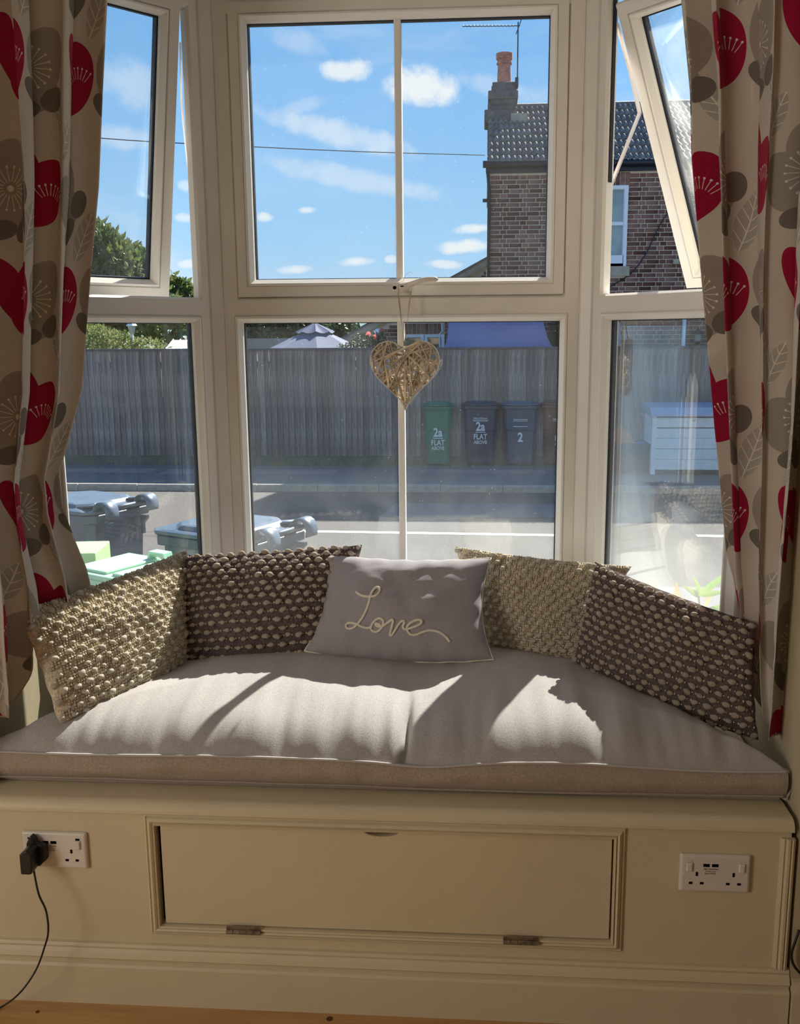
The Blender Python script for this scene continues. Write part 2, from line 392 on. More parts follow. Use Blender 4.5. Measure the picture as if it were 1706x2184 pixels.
lx, ly = CXL - SL * math.cos(SPL), WY - SL * math.sin(SPL)
BXR, BXL = .662, -1.135
wallobj('wall_right', [(BXR, ry + .02, BXR, 0, .18)], h=(-.0, ROOMT))
wallobj('wall_left', [(BXL, 0, BXL, ly + .02, .18)])
wallobj('wall_front_right', [(BXR + .001, 0.001, 2.2, 0.001, .18)])
wallobj('wall_front_left', [(-3.2, 0.001, BXL - .001, 0.001, .18)])
wallobj('wall_side_right', [(2.2, 0, 2.2, -4.2, .1)])
wallobj('wall_side_left', [(-3.2, -4.2, -3.2, 0, .1)])
wallobj('wall_back', [(2.2, -4.2, -3.2, -4.2, .1)])
# dwarf wall below the three windows
SILLZ = .655
tag(wallobj('wall_bay', [
    (BXL, ly, CXL, WY, .2), (CXL, WY, CXR, WY, .2), (CXR, WY, BXR, ry, .2)], h=(-.66, SILLZ - .03)), kind='structure')
tag(MB().box(-3.3, 2.3, -4.3, .15, ROOMT, ROOMT + .06).add([(BXL - .1, .15, ROOMT), (BXR + .1, .15, ROOMT), (BXR + .15, ry, ROOMT), (CXR + .05, WY + .15, ROOMT), (CXL - .05, WY + .15, ROOMT), (BXL - .15, ly, ROOMT)], [(0, 1, 2, 3, 4, 5)]).build('ceiling', CEIL), kind='structure')
# bay head above the windows (outside of frame)
wallobj('wall_bay_head', [(BXL, ly, CXL, WY, .2), (CXL, WY, CXR, WY, .2), (CXR, WY, BXR, ry, .2)], CEIL, h=(2.40, ROOMT + .06))
# window board
sb = [(BXL, ly - .03), (CXL + .02, WY - .02), (CXR - .02, WY - .02), (BXR, ry - .03), (BXR, ry + .04), (CXR + .04, WY + .1), (CXL - .04, WY + .1), (BXL, ly + .04)]
mb = MB(); n = len(sb)
mb.add([(x, y, SILLZ - .03) for x, y in sb] + [(x, y, SILLZ) for x, y in sb], [tuple(range(n))[::-1], tuple(range(n, 2 * n))] + [(i, (i + 1) % n, n + (i + 1) % n, n + i) for i in range(n)])
tag(mb.build('trim_1', UP), kind='structure')

# ================================================================ WINDOWS (local x right, y outward, z up)
GLC = glassmat('clean_pane', .012, .02, .74, 1.0)
GLL = glassmat('lower_pane', .012, .07, .72, 1.25)
GLR = glassmat('streaky_pane', .012, .13, .72, 1.2, refl=.16)
GLO = glassmat('open_pane', .02, .0, refl=.12)
GLD = glassmat('dusty_open_pane', .08, .0, refl=.12)
def casing(par, W0, W1, Z0, Z1, TZ0, TZ1, uw=.034):
    """outer frame with a transom: upper light W0..W1 x TZ1..Z1, lower light Z0..TZ0"""
    fw = .034
    m = MB()
    pr = [(0, .0), (.004, -.004), (fw - .010, -.004), (fw, .006), (fw, .07), (0, .07)]
    pu = [(0, .0), (.004, -.004), (uw - .006, -.004), (uw, .004), (uw, .030 if uw < .04 else .07), (0, .030 if uw < .04 else .07)]
    m.ring(W0, W1, TZ1 - uw, Z1, pu)
    pr2 = [(0, .0), (.004, -.004), (fw - .002, -.004), (fw, -.002), (fw, .07), (0, .07)]
    m.ring(W0, W1, Z0, TZ0 + fw, pr2)
    m.add([(x, y, z) for x in (W0 + .0005, W1 - .0005) for y, z in ((-.0042, TZ0 + .004), (-.0042, TZ1 - .010), (.006, TZ1 + .0005), (.06, TZ1 + .0005), (.06, TZ0 + .004))], [(0, 1, 2, 3, 4), (9, 8, 7, 6, 5)] + [(i, 5 + i, 5 + (i + 1) % 5, (i + 1) % 5) for i in range(5)])
    return m.build('frame', UP, par, world=False)
def bead(par, x0, x1, z0, z1, y=0.0):
    return MB().ring(x0, x1, z0, z1, [(0, y - .003), (.004, y - .009), (.008, y - .009), (.010, y - .005), (.018, y + .008), (.020, y + .022), (0, y + .022)]).build('bead', UPB, par, world=False, smooth=False)
def pane(par, x0, x1, z0, z1, y, m):
    MB().ring(x0 - .001, x1 + .001, z0 - .001, z1 + .001, [(0, y), (.0045, y), (.0045, y + .022), (0, y + .022)]).build('gasket', BLACK, par, world=False)
    return MB().box(x0 - .002, x1 + .002, y + .004, y + .018, z0 - .002, z1 + .002).build('pane', m, par, world=False)
Z0, Z1, TZ0, TZ1 = SILLZ, 2.40, 1.555, 1.606
HW = (CXR - CXL) / 2; CXM = (CXL + CXR) / 2
# --- centre window (closed top sash)
w2 = empty('window_2', (CXM, WY, 0), kind='structure')
casing(w2, -HW + .022, HW - .022, Z0, Z1, TZ0, TZ1, .048)
lx0, lx1, lz0, lz1 = -HW + .056, HW - .056, Z0 + .034, TZ0
bead(w2, lx0, lx1, lz0, lz1)
pane(w2, lx0 + .018, lx1 - .018, lz0 + .018, lz1 - .018, .020, GLL)
sx0, sx1, sz0, sz1 = -HW + .0675, HW - .0675, 1.607, 2.385
sash = MB().ring(sx0, sx1, sz0, sz1, [(0, .004), (.003, -.010), (.028, -.010), (.030, -.008), (.030, .05), (0, .05)]).build('sash_frame', UP, w2, world=False)
bead(w2, sx0 + .030, sx1 - .030, sz0 + .030, sz1 - .030, -.004)
pane(w2, sx0 + .048, sx1 - .048, sz0 + .048, sz1 - .048, .016, GLC)
gx = -.238 - CXM
MB().cbox(gx - .0095, gx + .0095, .009, .019, sz0 + .046, sz1 - .046, .003).build('glazing_bar', UPB, w2, world=False)
MB().cbox(gx - .0095, gx + .0095, .034, .046, sz0 + .046, sz1 - .046, .003).build('glazing_bar', UPB, w2, world=False)
MB().cbox(gx - .0085, gx + .0105, .013, .023, lz0 + .016, lz1 - .016, .003).build('glazing_bar', UPB, w2, world=False)
MB().cbox(gx - .0085, gx + .0105, .038, .050, lz0 + .016, lz1 - .016, .003).build('glazing_bar', UPB, w2, world=False)
MB().ring(-HW + .05, HW - .05, 1.60, 2.392, [(0, .052), (.012, .052), (.012, .07), (0, .07)]).build('outer_stop', UP, w2, world=False)
# --- side windows with tilted top sashes
def side(name, loc, rz, sgn, ang, drop, glo, glow):
    """sgn=+1: local x from 0 outward (right window); -1: local x from -SL to 0 (left window)"""
    w = empty(name, loc, rz, kind='structure')
    a, b = (.018, SL - .004) if sgn > 0 else (-SL + .004, -.018)
    casing(w, a, b, Z0, Z1, TZ0, TZ1)
    x0, x1 = a + .034, b - .034
    bead(w, x0, x1, Z0 + .034, TZ0)
    pane(w, x0 + .018, x1 - .018, Z0 + .052, TZ0 - .018, .020, glow)
    # tilted sash: rotate about top edge, outward
    H = .788
    s = empty('open_sash', (0, .006, 2.375 - drop)); s.parent = w; s.rotation_euler = (ang, 0, 0)
    q0, q1 = (a + .052, b - .030) if sgn > 0 else (a + .030, b - .050)
    MB().ring(q0, q1, -H, 0, [(0, -.004), (.003, -.012), (.030, -.012), (.032, -.010), (.032, .05), (0, .05)]).build('sash_frame', UP, s, world=False)
    MB().ring(q0 + .032, q1 - .032, -H + .032, -.032, [(0, -.007), (.004, -.013), (.008, -.013), (.010, -.009), (.018, .004), (.020, .018), (0, .018)]).build('bead', UPB, s, world=False)
    MB().ring(q0 + .049, q1 - .049, -H + .049, -.049, [(0, .014), (.006, .014), (.006, .036), (0, .036)]).build('gasket', BLACK, s, world=False)
    MB().box(q0 + .048, q1 - .048, .018, .032, -H + .048, -.048).build('pane', glo, s, world=False)
    return w, s
w3, s3 = side('window_3', (CXR, WY, 0), -SPL, 1, R(26), .035, GLD, GLR)
w1, s1 = side('window_1', (CXL, WY, 0), SPL, -1, R(10.2), -.008, GLO, GLL)
# dark gasket lines and friction stays in the open lights
def stay(w, pts_px, Y, wd):
    f = empty('friction_stay'); f.parent = w
    inv = (Matrix.Translation(w.location) @ Matrix.Rotation(w.rotation_euler.z, 4, 'Z')).inverted()
    for (a, ya), (b, yb) in zip(zip(pts_px, Y), list(zip(pts_px, Y))[1:]):
        A, B = inv @ aty(*a, ya), inv @ aty(*b, yb)
        MB().tube([A, B], wd, 5).build('stay_arm', GALV, f, world=False)
stay(w3, [(1316, 50), (1345, 155), (1364, 240), (1304, 392)], [.862, .93, .985, .858], .0058)
stay(w3, [(1345, 155), (1356, 128)], [.93, .97], .005)
stay(w1, [(384, 90), (386, 215), (405, 392)], [.90, .93, .90], .003)
for w, x in ((w3, .018 + .034),):
    sg = 1 if w is w3 else -1
    MB().box(min(x, x + sg * .004), max(x, x + sg * .003), .010, .022, 1.90, 2.38).build('gasket', BLACK, w, world=False)
# window fastener on the hidden side of the left sash
MB().tube([(-.40, -.02, 1.652), (-.40, -.045, 1.70), (-.40, -.05, 1.76)], [.012, .009, .006], 8).build('handle', UPB, w1, world=False, smooth=True)
# coupling posts
for i, (cx, s_) in enumerate(((CXL, 1), (CXR, -1))):
    m = MB(); a = SPL / 2
    pts = [(-.022, -.012), (-.014, -.017), (.014, -.017), (.022, -.012), (.034, .0), (.03, .07), (-.03, .07), (-.034, .0)]
    c_, n_ = math.cos(s_ * a), math.sin(s_ * a)
    P = [(cx + x * c_ - y * n_, WY + x * n_ + y * c_) for x, y in pts]
    k = len(P)
    m.add([(x, y, Z0) for x, y in P] + [(x, y, Z1) for x, y in P], [tuple(range(k))[::-1], tuple(range(k, 2 * k))] + [(j, (j + 1) % k, k + (j + 1) % k, k + j) for j in range(k)])
    tag(m.build('trim_%d' % (i + 2), UP), kind='structure')
# handle on centre sash
hp = aty(860, 612, WY - .012)
h = empty('handle', (hp.x - CXM, hp.y - WY, hp.z)); h.parent = w2
MB().cbox(-.030, .022, -.008, .0, -.013, .010, .004).build('handle_base', SOCK, h, world=False, bevel=.003)
hm = MB(); N_ = 14; pts = []; rs = []
hpts = cr_spline([(-.012, -.018, -.004), (.006, -.022, .0), (.03, -.03, .008), (.06, -.038, .016), (.085, -.040, .018), (.10, -.038, .017)], 4)
hr = [interp(i / (len(hpts) - 1), [0, .1, .35, .7, .9, 1], [.009, .014, .008, .0075, .0065, .002]) for i in range(len(hpts))]
hm.tube(hpts, hr, 10).build('lever', SOCK, h, world=False, smooth=True)
MB().prism([(.010 * math.cos(t) - .001, .007 * math.sin(t)) for t in np.linspace(0, 2 * math.pi, 17)[:-1]], -.034, -.030).build('lock', UPB, h, world=False)
MB().box(-.005, .004, -.0355, -.033, -.0015, .0015).build('keyhole', HOLE, h, world=False)
MB().prism([(-.024 + .005 * math.cos(t), -.002 + .005 * math.sin(t)) for t in np.linspace(0, 2 * math.pi, 13)[:-1]], -.0095, -.007).build('screw_hole', HOLE, h, world=False)

# ================================================================ WINDOW SEAT BOX
bx = empty('window_seat_box', (0, 0, 0), label='cream painted built-in window seat box with panelled flap door and moulded skirting', cat='window seat')
TOPZ = .486
# front with rounded nose and hole for the flap (front panel built as four pieces around the opening)
ax0, ax1, az0, az1 = -.709, .283, .191, .434
FR = MB()
for x0, x1, z0, z1 in ((BXL, ax0, .0, .462), (ax1, .648, .0, .462), (ax0, ax1, .0, az0), (ax0, ax1, az1, .462)):
    FR.box(x0, x1, .0, .018, z0, z1)
FR.build('front_panel', CREAM, bx)
nose = [(.30, .462)] + [(.0, .462)] + [(.0 - .012 + .0 + .024 * (1 - math.cos(t)) - .0, .462 + .024 * math.sin(t)) for t in np.linspace(0, math.pi / 2, 7)] + [(.30, .486)]
MB().extrude_x([(y, z) for y, z in nose], BXL, .650).build('lid_nose', CREAM, bx, smooth=False)
tb = [(BXL, .30), (.650, .30), (.650, ry - .02), (CXR + .02, WY - .01), (CXL - .02, WY - .01), (BXL, ly - .02)]
MB().add([(x, y, .486) for x, y in tb] + [(x, y, .462) for x, y in tb], [tuple(range(6)), tuple(range(11, 5, -1))] + [(i, 6 + i, 6 + (i + 1) % 6, (i + 1) % 6) for i in range(6)]).build('seat_board', CREAM, bx)
MB().box(.632, .648, .018, ry, 0, .462).build('end_panel', CREAM, bx)
MB().box(ax0 - .02, ax1 + .02, .05, .06, az0 - .02, az1 + .02).build('dark_interior', HOLE, bx)
# moulding around the opening
mw_ = .024
MB().ring(ax0 - mw_, ax1 + mw_, az0 - mw_, az1 + mw_, [(0, .001), (.001, -.004), (.004, -.006), (.006, -.003), (.009, -.008), (.014, -.012), (.017, -.010), (.019, -.006), (.021, -.011), (.024, -.010), (.025, .016), (0, .016)]).build('panel_moulding', CREAM, bx)
# flap door with scooped finger notch
dx0, dx1, dz0, dz1 = ax0 + .010, ax1 - .004, az0 + .003, az1 - .001
nx = aty(813, 1780, 0).x
top = [(dx1, dz1)] + [(nx + .040 * math.cos(t), dz1 - .014 * math.sin(t)) for t in np.linspace(0, math.pi, 15)] + [(dx0, dz1)]
MB().prism([(dx0, dz0), (dx1, dz0)] + top, -.001, .017).build('flap_door', CREAM, bx, bevel=.002)
for px in (520, 1111):
    hx = aty(px, 1990, 0).x
    hg = empty('hinge', (hx, -.014, az0 - .004)); hg.parent = bx
    for k in range(5):
        MB().tube([(-.038 + k * .0154, 0, 0), (-.038 + (k + 1) * .0154 - .001, 0, 0)], .0048, 8).build('knuckle', STEEL, hg, world=False, smooth=False)
    MB().box(-.038, .038, .002, .004, .0, .012).build('hinge_leaf', STEEL, hg, world=False)
# skirting
SK = [(.0, .0), (-.022, .0), (-.022, .092), (-.019, .098), (-.013, .100), (-.015, .108), (-.020, .113), (-.016, .124), (-.010, .131), (-.012, .137), (-.008, .142), (.0, .143)]
MB().extrude_x(SK, BXL, .66).build('skirting', CREAM, bx)
# vertical end moulding
xe = .626
EM = [(xe, .0), (xe + .001, -.006), (xe + .006, -.009), (xe + .009, -.006), (xe + .013, -.012), (xe + .018, -.012), (xe + .020, -.008), (xe + .023, -.013), (xe + .028, -.010), (xe + .028, .0)]
k = len(EM)
MB().add([(x, y, .143) for x, y in EM] + [(x, y, .445) for x, y in EM], [tuple(range(k)), tuple(range(2 * k - 1, k - 1, -1))] + [(i, k + i, k + (i + 1) % k, (i + 1) % k) for i in range(k)]).build('end_moulding', CREAM, bx)
tag(MB().extrude_x([(-.001, 0), (-.022, 0), (-.022, .12), (-.012, .14), (-.001, .143)], .664, 2.2).build('baseboard_right', CREAM), kind='structure')

# ---- sockets
def socket(cx, cz, label, plug_on=None):
    s = empty('wall_socket', (cx, 0, cz), label=label, cat='socket', group='double sockets on the seat box')
    MB().cbox(-.073, .073, -.010, .0, -.043, .043, .004).build('faceplate', SOCK, s, world=False, bevel=.003)
    for x in (-.054, .054):
        if x < 0 and plug_on: continue
        MB().cbox(x - .006, x + .006, -.0145, -.009, .006, .026, .002).build('switch', SOCK, s, world=False)
    for x in (-.054, .054): MB().box(x - .0045, x + .0045, -.0112, -.0100, .027, .031).build('switch_marker', HOLE if plug_on else SOCK, s, world=False)
    for x in (-.019, -.001):
        MB().box(x - .0065 + .0, x + .0065, -.0108, -.0098, .017, .0235).build('usb_port', HOLE, s, world=False)
    for x, z, w_, h_ in ((-.038, .0, .0022, .0045), (-.050, -.021, .0036, .0025), (-.027, -.021, .0036, .0025), (.038, .0, .0022, .0045), (.027, -.021, .0036, .0025), (.050, -.021, .0036, .0025)):
        if plug_on and x < 0: continue
        MB().box(x - w_, x + w_, -.0108, -.0098, z - h_, z + h_).build('pin_slot', HOLE, s, world=False)
    for x in (-.0645, .0645):
        MB().prism([(x + .0022 * math.cos(t), .0 + .0022 * math.sin(t)) for t in np.linspace(0, 2 * math.pi, 9)[:-1]], -.0106, -.0098).build('screw_cap', UPB, s, world=False)
    for k_, (tx, w_) in enumerate((('USB CHARGING', 1), ('5V DC 2.1A', 1), ('MAX TOTAL', 1))):
        text_obj('lettering', tx, .0042, Matrix.Translation((-.010, -.0104, .0105 - k_ * .0052)) @ Matrix.Rotation(R(90), 4, 'X'), s, DKPL, 0, 1, .0001)
    return s
a = aty(119, 1815, 0); b = aty(1522, 1866, 0)
sL = socket(-.9365, .3665, 'white double socket with black charger plugged into its left outlet', True)
sR = socket(.4935, .361, 'empty white double socket at the right end of the seat box')
# charger: plug body with a cable lying down to the floor
ch = empty('phone_charger', (-.972, -.003, .392), label='black plug-in charger with thin cable trailing to the floor', cat='charger')
PM = Matrix.Diagonal((.82, .9, .86, 1))
MB().prism([(-.022, -.042), (.010, -.042), (.022, -.030), (.030, -.024), (.030, .012), (.020, .018), (.004, .020), (-.002, .038), (-.010, .042), (-.022, .020)], -.018, .0, PM).build('plug_face', DKPL, ch, world=False, bevel=.003)
MB().prism([(-.022, -.042), (.006, -.042), (.010, -.030), (.010, .016), (-.004, .024), (-.022, .012)], -.055, -.016, PM).build('charger_body', DKPL, ch, world=False, bevel=.003)
cp = [aty(70, 1845, -.03), aty(82, 1905, -.05), aty(98, 1942, -.055), aty(103, 1985, -.06), aty(95, 2020, -.065), aty(76, 2070, -.07), aty(40, 2120, -.09), atz(-5, 2152, .021), atz(-80, 2185, .021)]
MB().tube(cr_spline(cp, 6), .0022, 6).build('cable', DKPL, ch, smooth=True)
# coiled cable beside the right end of the box
ct = [Vector((.672, -.006, .26)) + Vector((.0, -.0, 0)), Vector((.663, -.012, .235)), Vector((.657, -.014, .21)), Vector((.662, -.012, .185)), Vector((.675, -.008, .165)), Vector((.69, -.006, .15))]
tag(MB().tube(cr_spline(ct, 6), .003, 6).build('cable_loop', DKPL, smooth=True), 'black cable loop on wall right of the seat box end', 'cable')

bx.location = (0, .010, .017); sL.location.y = .010; sR.location.y = .010; sL.location.z += .017; sR.location.z += .017
# ================================================================ SEAT CUSHION
cu = empty('seat_cushion', (0, .07, .504), label='long grey linen box cushion with piped edges on the window seat', cat='cushion')
CYF, CYB = .075, .84
def c_edges(v):
    y = CYF + (CYB - CYF) * v
    xr = interp(y, [.07, .12, .84], [.655, .628, .27]); xl = interp(y, [.07, .12, .84], [-1.128, -1.10, -.745])
    return xl, xr, y
def nz(x, y, z=0): return noise.noise(Vector((x, y, z)))
def pipe_z(x): return .580 + .004 * nz(x * 3, 1) - .009 * math.exp(-((x + .12) / .09) ** 2) + .003 * math.sin(x * 9)
def c_top(u, v):
    u = .5 - .5 * math.cos(math.pi * min(max(u, 0), 1)) if False else u
    xl, xr, y = c_edges(v); x = xl + (xr - xl) * u
    d = min(y - CYF, (x - xl) * .8, (xr - x) * .8, (CYB - y) + .02); d = max(d, 0)
    crown = .052 * (1 - math.exp(-d / .042)) + .058 * (1 - math.exp(-d / .24))
    dd = y - CYF
    wr = math.exp(-dd / .16) * (1 - math.exp(-dd / .02))
    s = .0045 * math.sin(x * 44 + 3 * nz(x * 6, y * 3)) * (nz(x * 9 + 3, .3) + .4) + .004 * nz(x * 30, y * 3.5, 2)
    z = crown + wr * s * 2.5 + .0035 * nz(x * 7, y * 7, 5)
    cx = -.168 + .012 * nz(y * 12, 7)
    z -= .020 * math.exp(-((x - cx) / .008) ** 2) * math.exp(-((dd - .07) / .09) ** 2) + .012 * math.exp(-((x - cx - .01) / .05) ** 2) * math.exp(-((dd - .05) / .13) ** 2)
    z += .006 * math.exp(-((x - cx + .03) / .015) ** 2) * math.exp(-((dd - .07) / .08) ** 2)
    return (x, y - .004 * math.exp(-dd / .03), pipe_z(x) + z)
vv = lambda v: v ** 1.6
MB().grid(lambda i, j: c_top(i, vv(j)), 420, 90).build('top_cover', CLR1, cu, smooth=True)
def c_box(i, j):
    xl, xr, y = c_edges(0); x = xl + (xr - xl) * i
    t = j; z1 = pipe_z(x); z0 = .520 + .003 * nz(x * 4, 9) - .004 * math.exp(-((x - .1) / .3) ** 2)
    bul = .012 * math.sin(math.pi * t) * (1 + .5 * nz(x * 7, t * 2)) + .0035 * math.sin(x * 60 + 4 * nz(x * 8, t)) * math.sin(math.pi * t) * (nz(x * 5, 3) + .3)
    return (x, y - .003 - bul + (1 - t) * .006, z0 + (z1 - z0) * t)
MB().grid(c_box, 320, 12).build('boxing_band', CLR1S, cu, smooth=True)
def c_under(i, j):
    x, y, z = c_box(i, 0); z -= .016 * math.sin(j * math.pi / 2) * (1 + .3 * nz(x * 5, 4)); 
    return (x, y + .06 * j * j, max(z, .5045))
MB().grid(c_under, 200, 6).build('underside', CLR1S, cu, smooth=True)
def c_side(i, j):
    xl, xr, y = c_edges(vv(i)); x, y, z = c_top(1, vv(i)); return (x + .01 * math.sin(math.pi * j), y, .512 + (z - .512) * j)
def c_sidel(i, j):
    x, y, z = c_top(0, vv(i)); return (x - .01 * math.sin(math.pi * j), y, .512 + (z - .512) * j)
MB().grid(c_side, 40, 8).build('end_band', CLR1S, cu, smooth=True)
MB().grid(c_sidel, 40, 8).build('end_band', CLR1S, cu, smooth=True)
pt = [Vector(c_box(i / 200, 1)) + Vector((0, -.002, .001)) for i in range(201)] + [Vector(c_top(1, vv(i / 40))) + Vector((.002, 0, 0)) for i in range(2, 41)]
MB().tube(pt, .0032, 6).build('piping', PIPE, cu, smooth=True)
MB().tube([Vector(c_box(i / 200, 0)) + Vector((0, -.002, -.001)) for i in range(201)], .0028, 6).build('piping', CLR1S, cu, smooth=True)
MB().add([(-1.12, .09, .5045), (.645, .09, .5045), (.27, .83, .5045), (-.745, .83, .5045), (-1.12, .09, .55), (.645, .09, .55), (.27, .83, .60), (-.745, .83, .60)], [(0, 1, 2, 3), (4, 5, 6, 7), (0, 1, 5, 4), (1, 2, 6, 5), (2, 3, 7, 6), (3, 0, 4, 7)]).build('filling', CLR1S, cu)
def cush_z(x, y):
    v = (y - CYF) / (CYB - CYF); xl, xr, _ = c_edges(v); return c_top((x - xl) / (xr - xl), v)[2] if 0 <= v <= 1 and xl < x < xr else .6

_ct = MB().grid(lambda i, j: c_top(i, vv(j)), 160, 50)
CBV = BVHTree.FromPolygons([Vector(v) for v in _ct.v], _ct.f)
def on_cushion(px, py):
    h_ = CBV.ray_cast(EYE, ray(px, py).normalized()); return h_[0] if h_[0] else atz(px, py, .60)

# ================================================================ PILLOWS
def blob(name, m, seed, lob=.25):
    r_ = random.Random(seed); mb = MB(); nu, nv = 10, 7; vs = []
    ph = r_.random() * 6
    for j in range(nv + 1):
        th = math.pi * j / nv
        for i in range(nu):
            a = 2 * math.pi * i / nu
            q = 1 + lob * .5 * math.cos(2 * a + ph) * math.sin(th) + .08 * math.sin(3 * a + ph * 2 + 2 * th)
            vs.append((1.15 * q * math.sin(th) * math.cos(a), .92 * q * math.sin(th) * math.sin(a), .85 * math.cos(th)))
    fs = [(j * nu + i, j * nu + (i + 1) % nu, (j + 1) * nu + (i + 1) % nu, (j + 1) * nu + i) for j in range(nv) for i in range(nu)]
    return mb.add(vs, fs).mesh(name, m, True)
def make_pillow(label, bl, br, tr_px, tl_px, T, lean=17, pinch=(.07, .10), seed=1, kind='linen', basem=None, knobm=None, rows=13, cols=17, kr=.0092, tl_lean=0, dent=0):
    bl, br = Vector(bl), Vector(br)
    e = (br - bl).normalized(); back = Vector((-e.y, e.x, 0)).normalized()
    t = (back * math.sin(R(lean)) + Vector((0, 0, 1)) * math.cos(R(lean)))
    n = e.cross(t).normalized()
    out = -n if n.y > 0 else n
    if out.dot(EYE - bl) < 0: out = -out
    tl, tr = atpl(*tl_px, bl, n), atpl(*tr_px, bl, n)
    def S(u, v, sd=1):
        uu = u * (1 - pinch[0] * (1 - v * v)); vv_ = v * (1 - pinch[1] * (1 - u * u)) if v > 0 else v * (1 + .12 * (1 - u * u))
        a, b = (uu + 1) / 2, (vv_ + 1) / 2
        p = (bl * (1 - a) + br * a) * (1 - b) + (tl * (1 - a) + tr * a) * b
        th = (max(0, 1 - u * u) * max(0, 1 - v * v)) ** .48
        w = nz(u * 1.7 + seed * 3, v * 1.7, seed) * .010 + nz(u * 4 + seed, v * 4, seed * 2) * .005 + nz(u * 11, v * 11, seed) * .0015
        edge = min(1, 3 * (1 - max(abs(u), abs(v))))
        dn = 0
        if dent and sd > 0: dn = -dent * math.exp(-((u + .12 + .35 * v) / .12) ** 2) * max(0, v + .4)
        # seam ruffles near the edges
        rf = .0035 * math.sin(u * 22 + seed) * abs(v) ** 6 * (1 - abs(u) ** 4) + .003 * math.sin(v * 14 + seed) * abs(u) ** 6
        return p + out * sd * (T * th * (1.0 if sd > 0 else .8) + w * edge * th * 1.5 + dn * th) + out * rf
    bot = (bl + br) / 2
    root = empty('bobble_pillow' if kind != 'linen' else 'pillow', (bot.x, bot.y, min(bl.z, br.z)), label=label, cat='pillow')
    nu, nv = 64, 44
    wp = lambda k: math.sin(math.pi * (k - .5)) * .55 + (2 * k - 1) * .45
    f = MB().grid(lambda i, j: S(wp(i), wp(j)), nu, nv)
    cover = MB(); cover.add(f.v, f.f); bk = MB().grid(lambda i, j: S(wp(i), wp(j), -1), nu, nv); cover.add(bk.v, [q[::-1] for q in bk.f])
    cover.build('cover', basem, root, smooth=True)
    return root, S, out, f
BOB = {}
def bobbles(root, S, knobm, rows, cols, kr, small=None, nsm=3, seed=0):
    r_ = random.Random(seed)
    if knobm.name not in BOB: BOB[knobm.name] = [blob('bobble', knobm, k) for k in range(3)]
    org = root.location; cnt = 0; extra = MB(); sm = MB(); dot = [(1, 0, 0), (-1, 0, 0), (0, 1, 0), (0, -1, 0), (0, 0, 1), (0, 0, -1)]
    dotf = [(0, 2, 4), (2, 1, 4), (1, 3, 4), (3, 0, 4), (2, 0, 5), (1, 2, 5), (3, 1, 5), (0, 3, 5)]
    def frame(u, v):
        u = max(-.985, min(.985, u)); v = max(-.985, min(.985, v))
        p = S(u, v); a = (S(min(u + .01, .999), v) - p); b = (S(u, min(v + .01, .999)) - p)
        a.normalize(); n = a.cross(b).normalized()
        if n.dot(EYE - p) < 0 and abs(u) < .9 and abs(v) < .9: n = -n
        b = n.cross(a).normalized(); return p, a, b, n
    for j in range(rows):
        v = -1 + 2 * (j + .5) / rows
        for i in range(cols + 1):
            u = -1 + 2 * (i + (.5 if j % 2 else 0) + .25) / (cols + .5) + r_.uniform(-.006, .006)
            if abs(u) < 1.0:
                v2 = v + r_.uniform(-.012, .012)
                p, a, b, n = frame(u, v2); k = kr * r_.uniform(.82, 1.14)
                M = Matrix.Identity(4); th = r_.uniform(-.35, .35)
                a2 = a * math.cos(th) + b * math.sin(th); b2 = n.cross(a2)
                for q in range(3): M[q][0] = a2[q] * k; M[q][1] = b2[q] * k; M[q][2] = n[q] * k; M[q][3] = (p + n * k * .45)[q] - org[q]
                inst('bobble', r_.choice(BOB[knobm.name]), root, mw=M); cnt += 1
            for q in range(1, nsm + 1):
                for dv in ((0,) if small is knobm else (0, .5, 1)):
                    us = u + 2 / (cols + .5) * q / (nsm + 1); vs_ = v + dv * 2 / rows / 1.5
                    if abs(us) > .99 or abs(vs_) > .99: continue
                    p, a, b, n = frame(us, vs_); k = kr * .36 * r_.uniform(.8, 1.2)
                    if small is not knobm: k *= 1.25
                    sm.add([p + n * k * .4 + (a * x * 1.0 + b * y * 1.3 + n * z) * k for x, y, z in dot], dotf)
    sm.build('stitches', small, root, smooth=True, kind='stuff')
    return cnt
def bt(px, py, z): return on_cushion(px, py) + Vector((0, 0, .004))
spec = [
    ('ivory bobble-knit pillow leaning at the far left of the window seat', bt(126, 1548, .60), bt(398, 1412, .63), (398, 1172), (36, 1306), .055, 'iv', 30, 3),
    ('brown pillow with cream bobbles between the ivory pillow and the lettered pillow', bt(385, 1412, .635), bt(742, 1385, .62), (772, 1162), (394, 1184), .078, 'br', 28, 5),
    ('ivory bobble-knit pillow right of the lettered pillow, partly behind it', bt(1000, 1378, .62), bt(1248, 1408, .635), (1347, 1208), (972, 1166), .048, 'iv', 15, 8),
    ('brown pillow with cream bobbles leaning at the far right of the window seat', bt(1222, 1412, .64), bt(1617, 1582, .60), (1612, 1330), (1268, 1198), .055, 'br', 13, 11)]
for lab, bl, br, trp, tlp, T, kd, ln, sdv in spec:
    root, S, out, f = make_pillow(lab, bl, br, trp, tlp, T, lean=ln, seed=sdv, kind='bobble', basem=IVBASE if kd == 'iv' else BRNBASE, pinch=(.035, .05), dent=.02 if sdv == 5 else 0)
    if kd == 'iv': bobbles(root, S, IVORY, 15, 14, .0074, IVORY if False else IVBASE, 4, sdv)
    else: bobbles(root, S, PINKIV, 15, 15, .0077, PINKIV, 2, sdv)
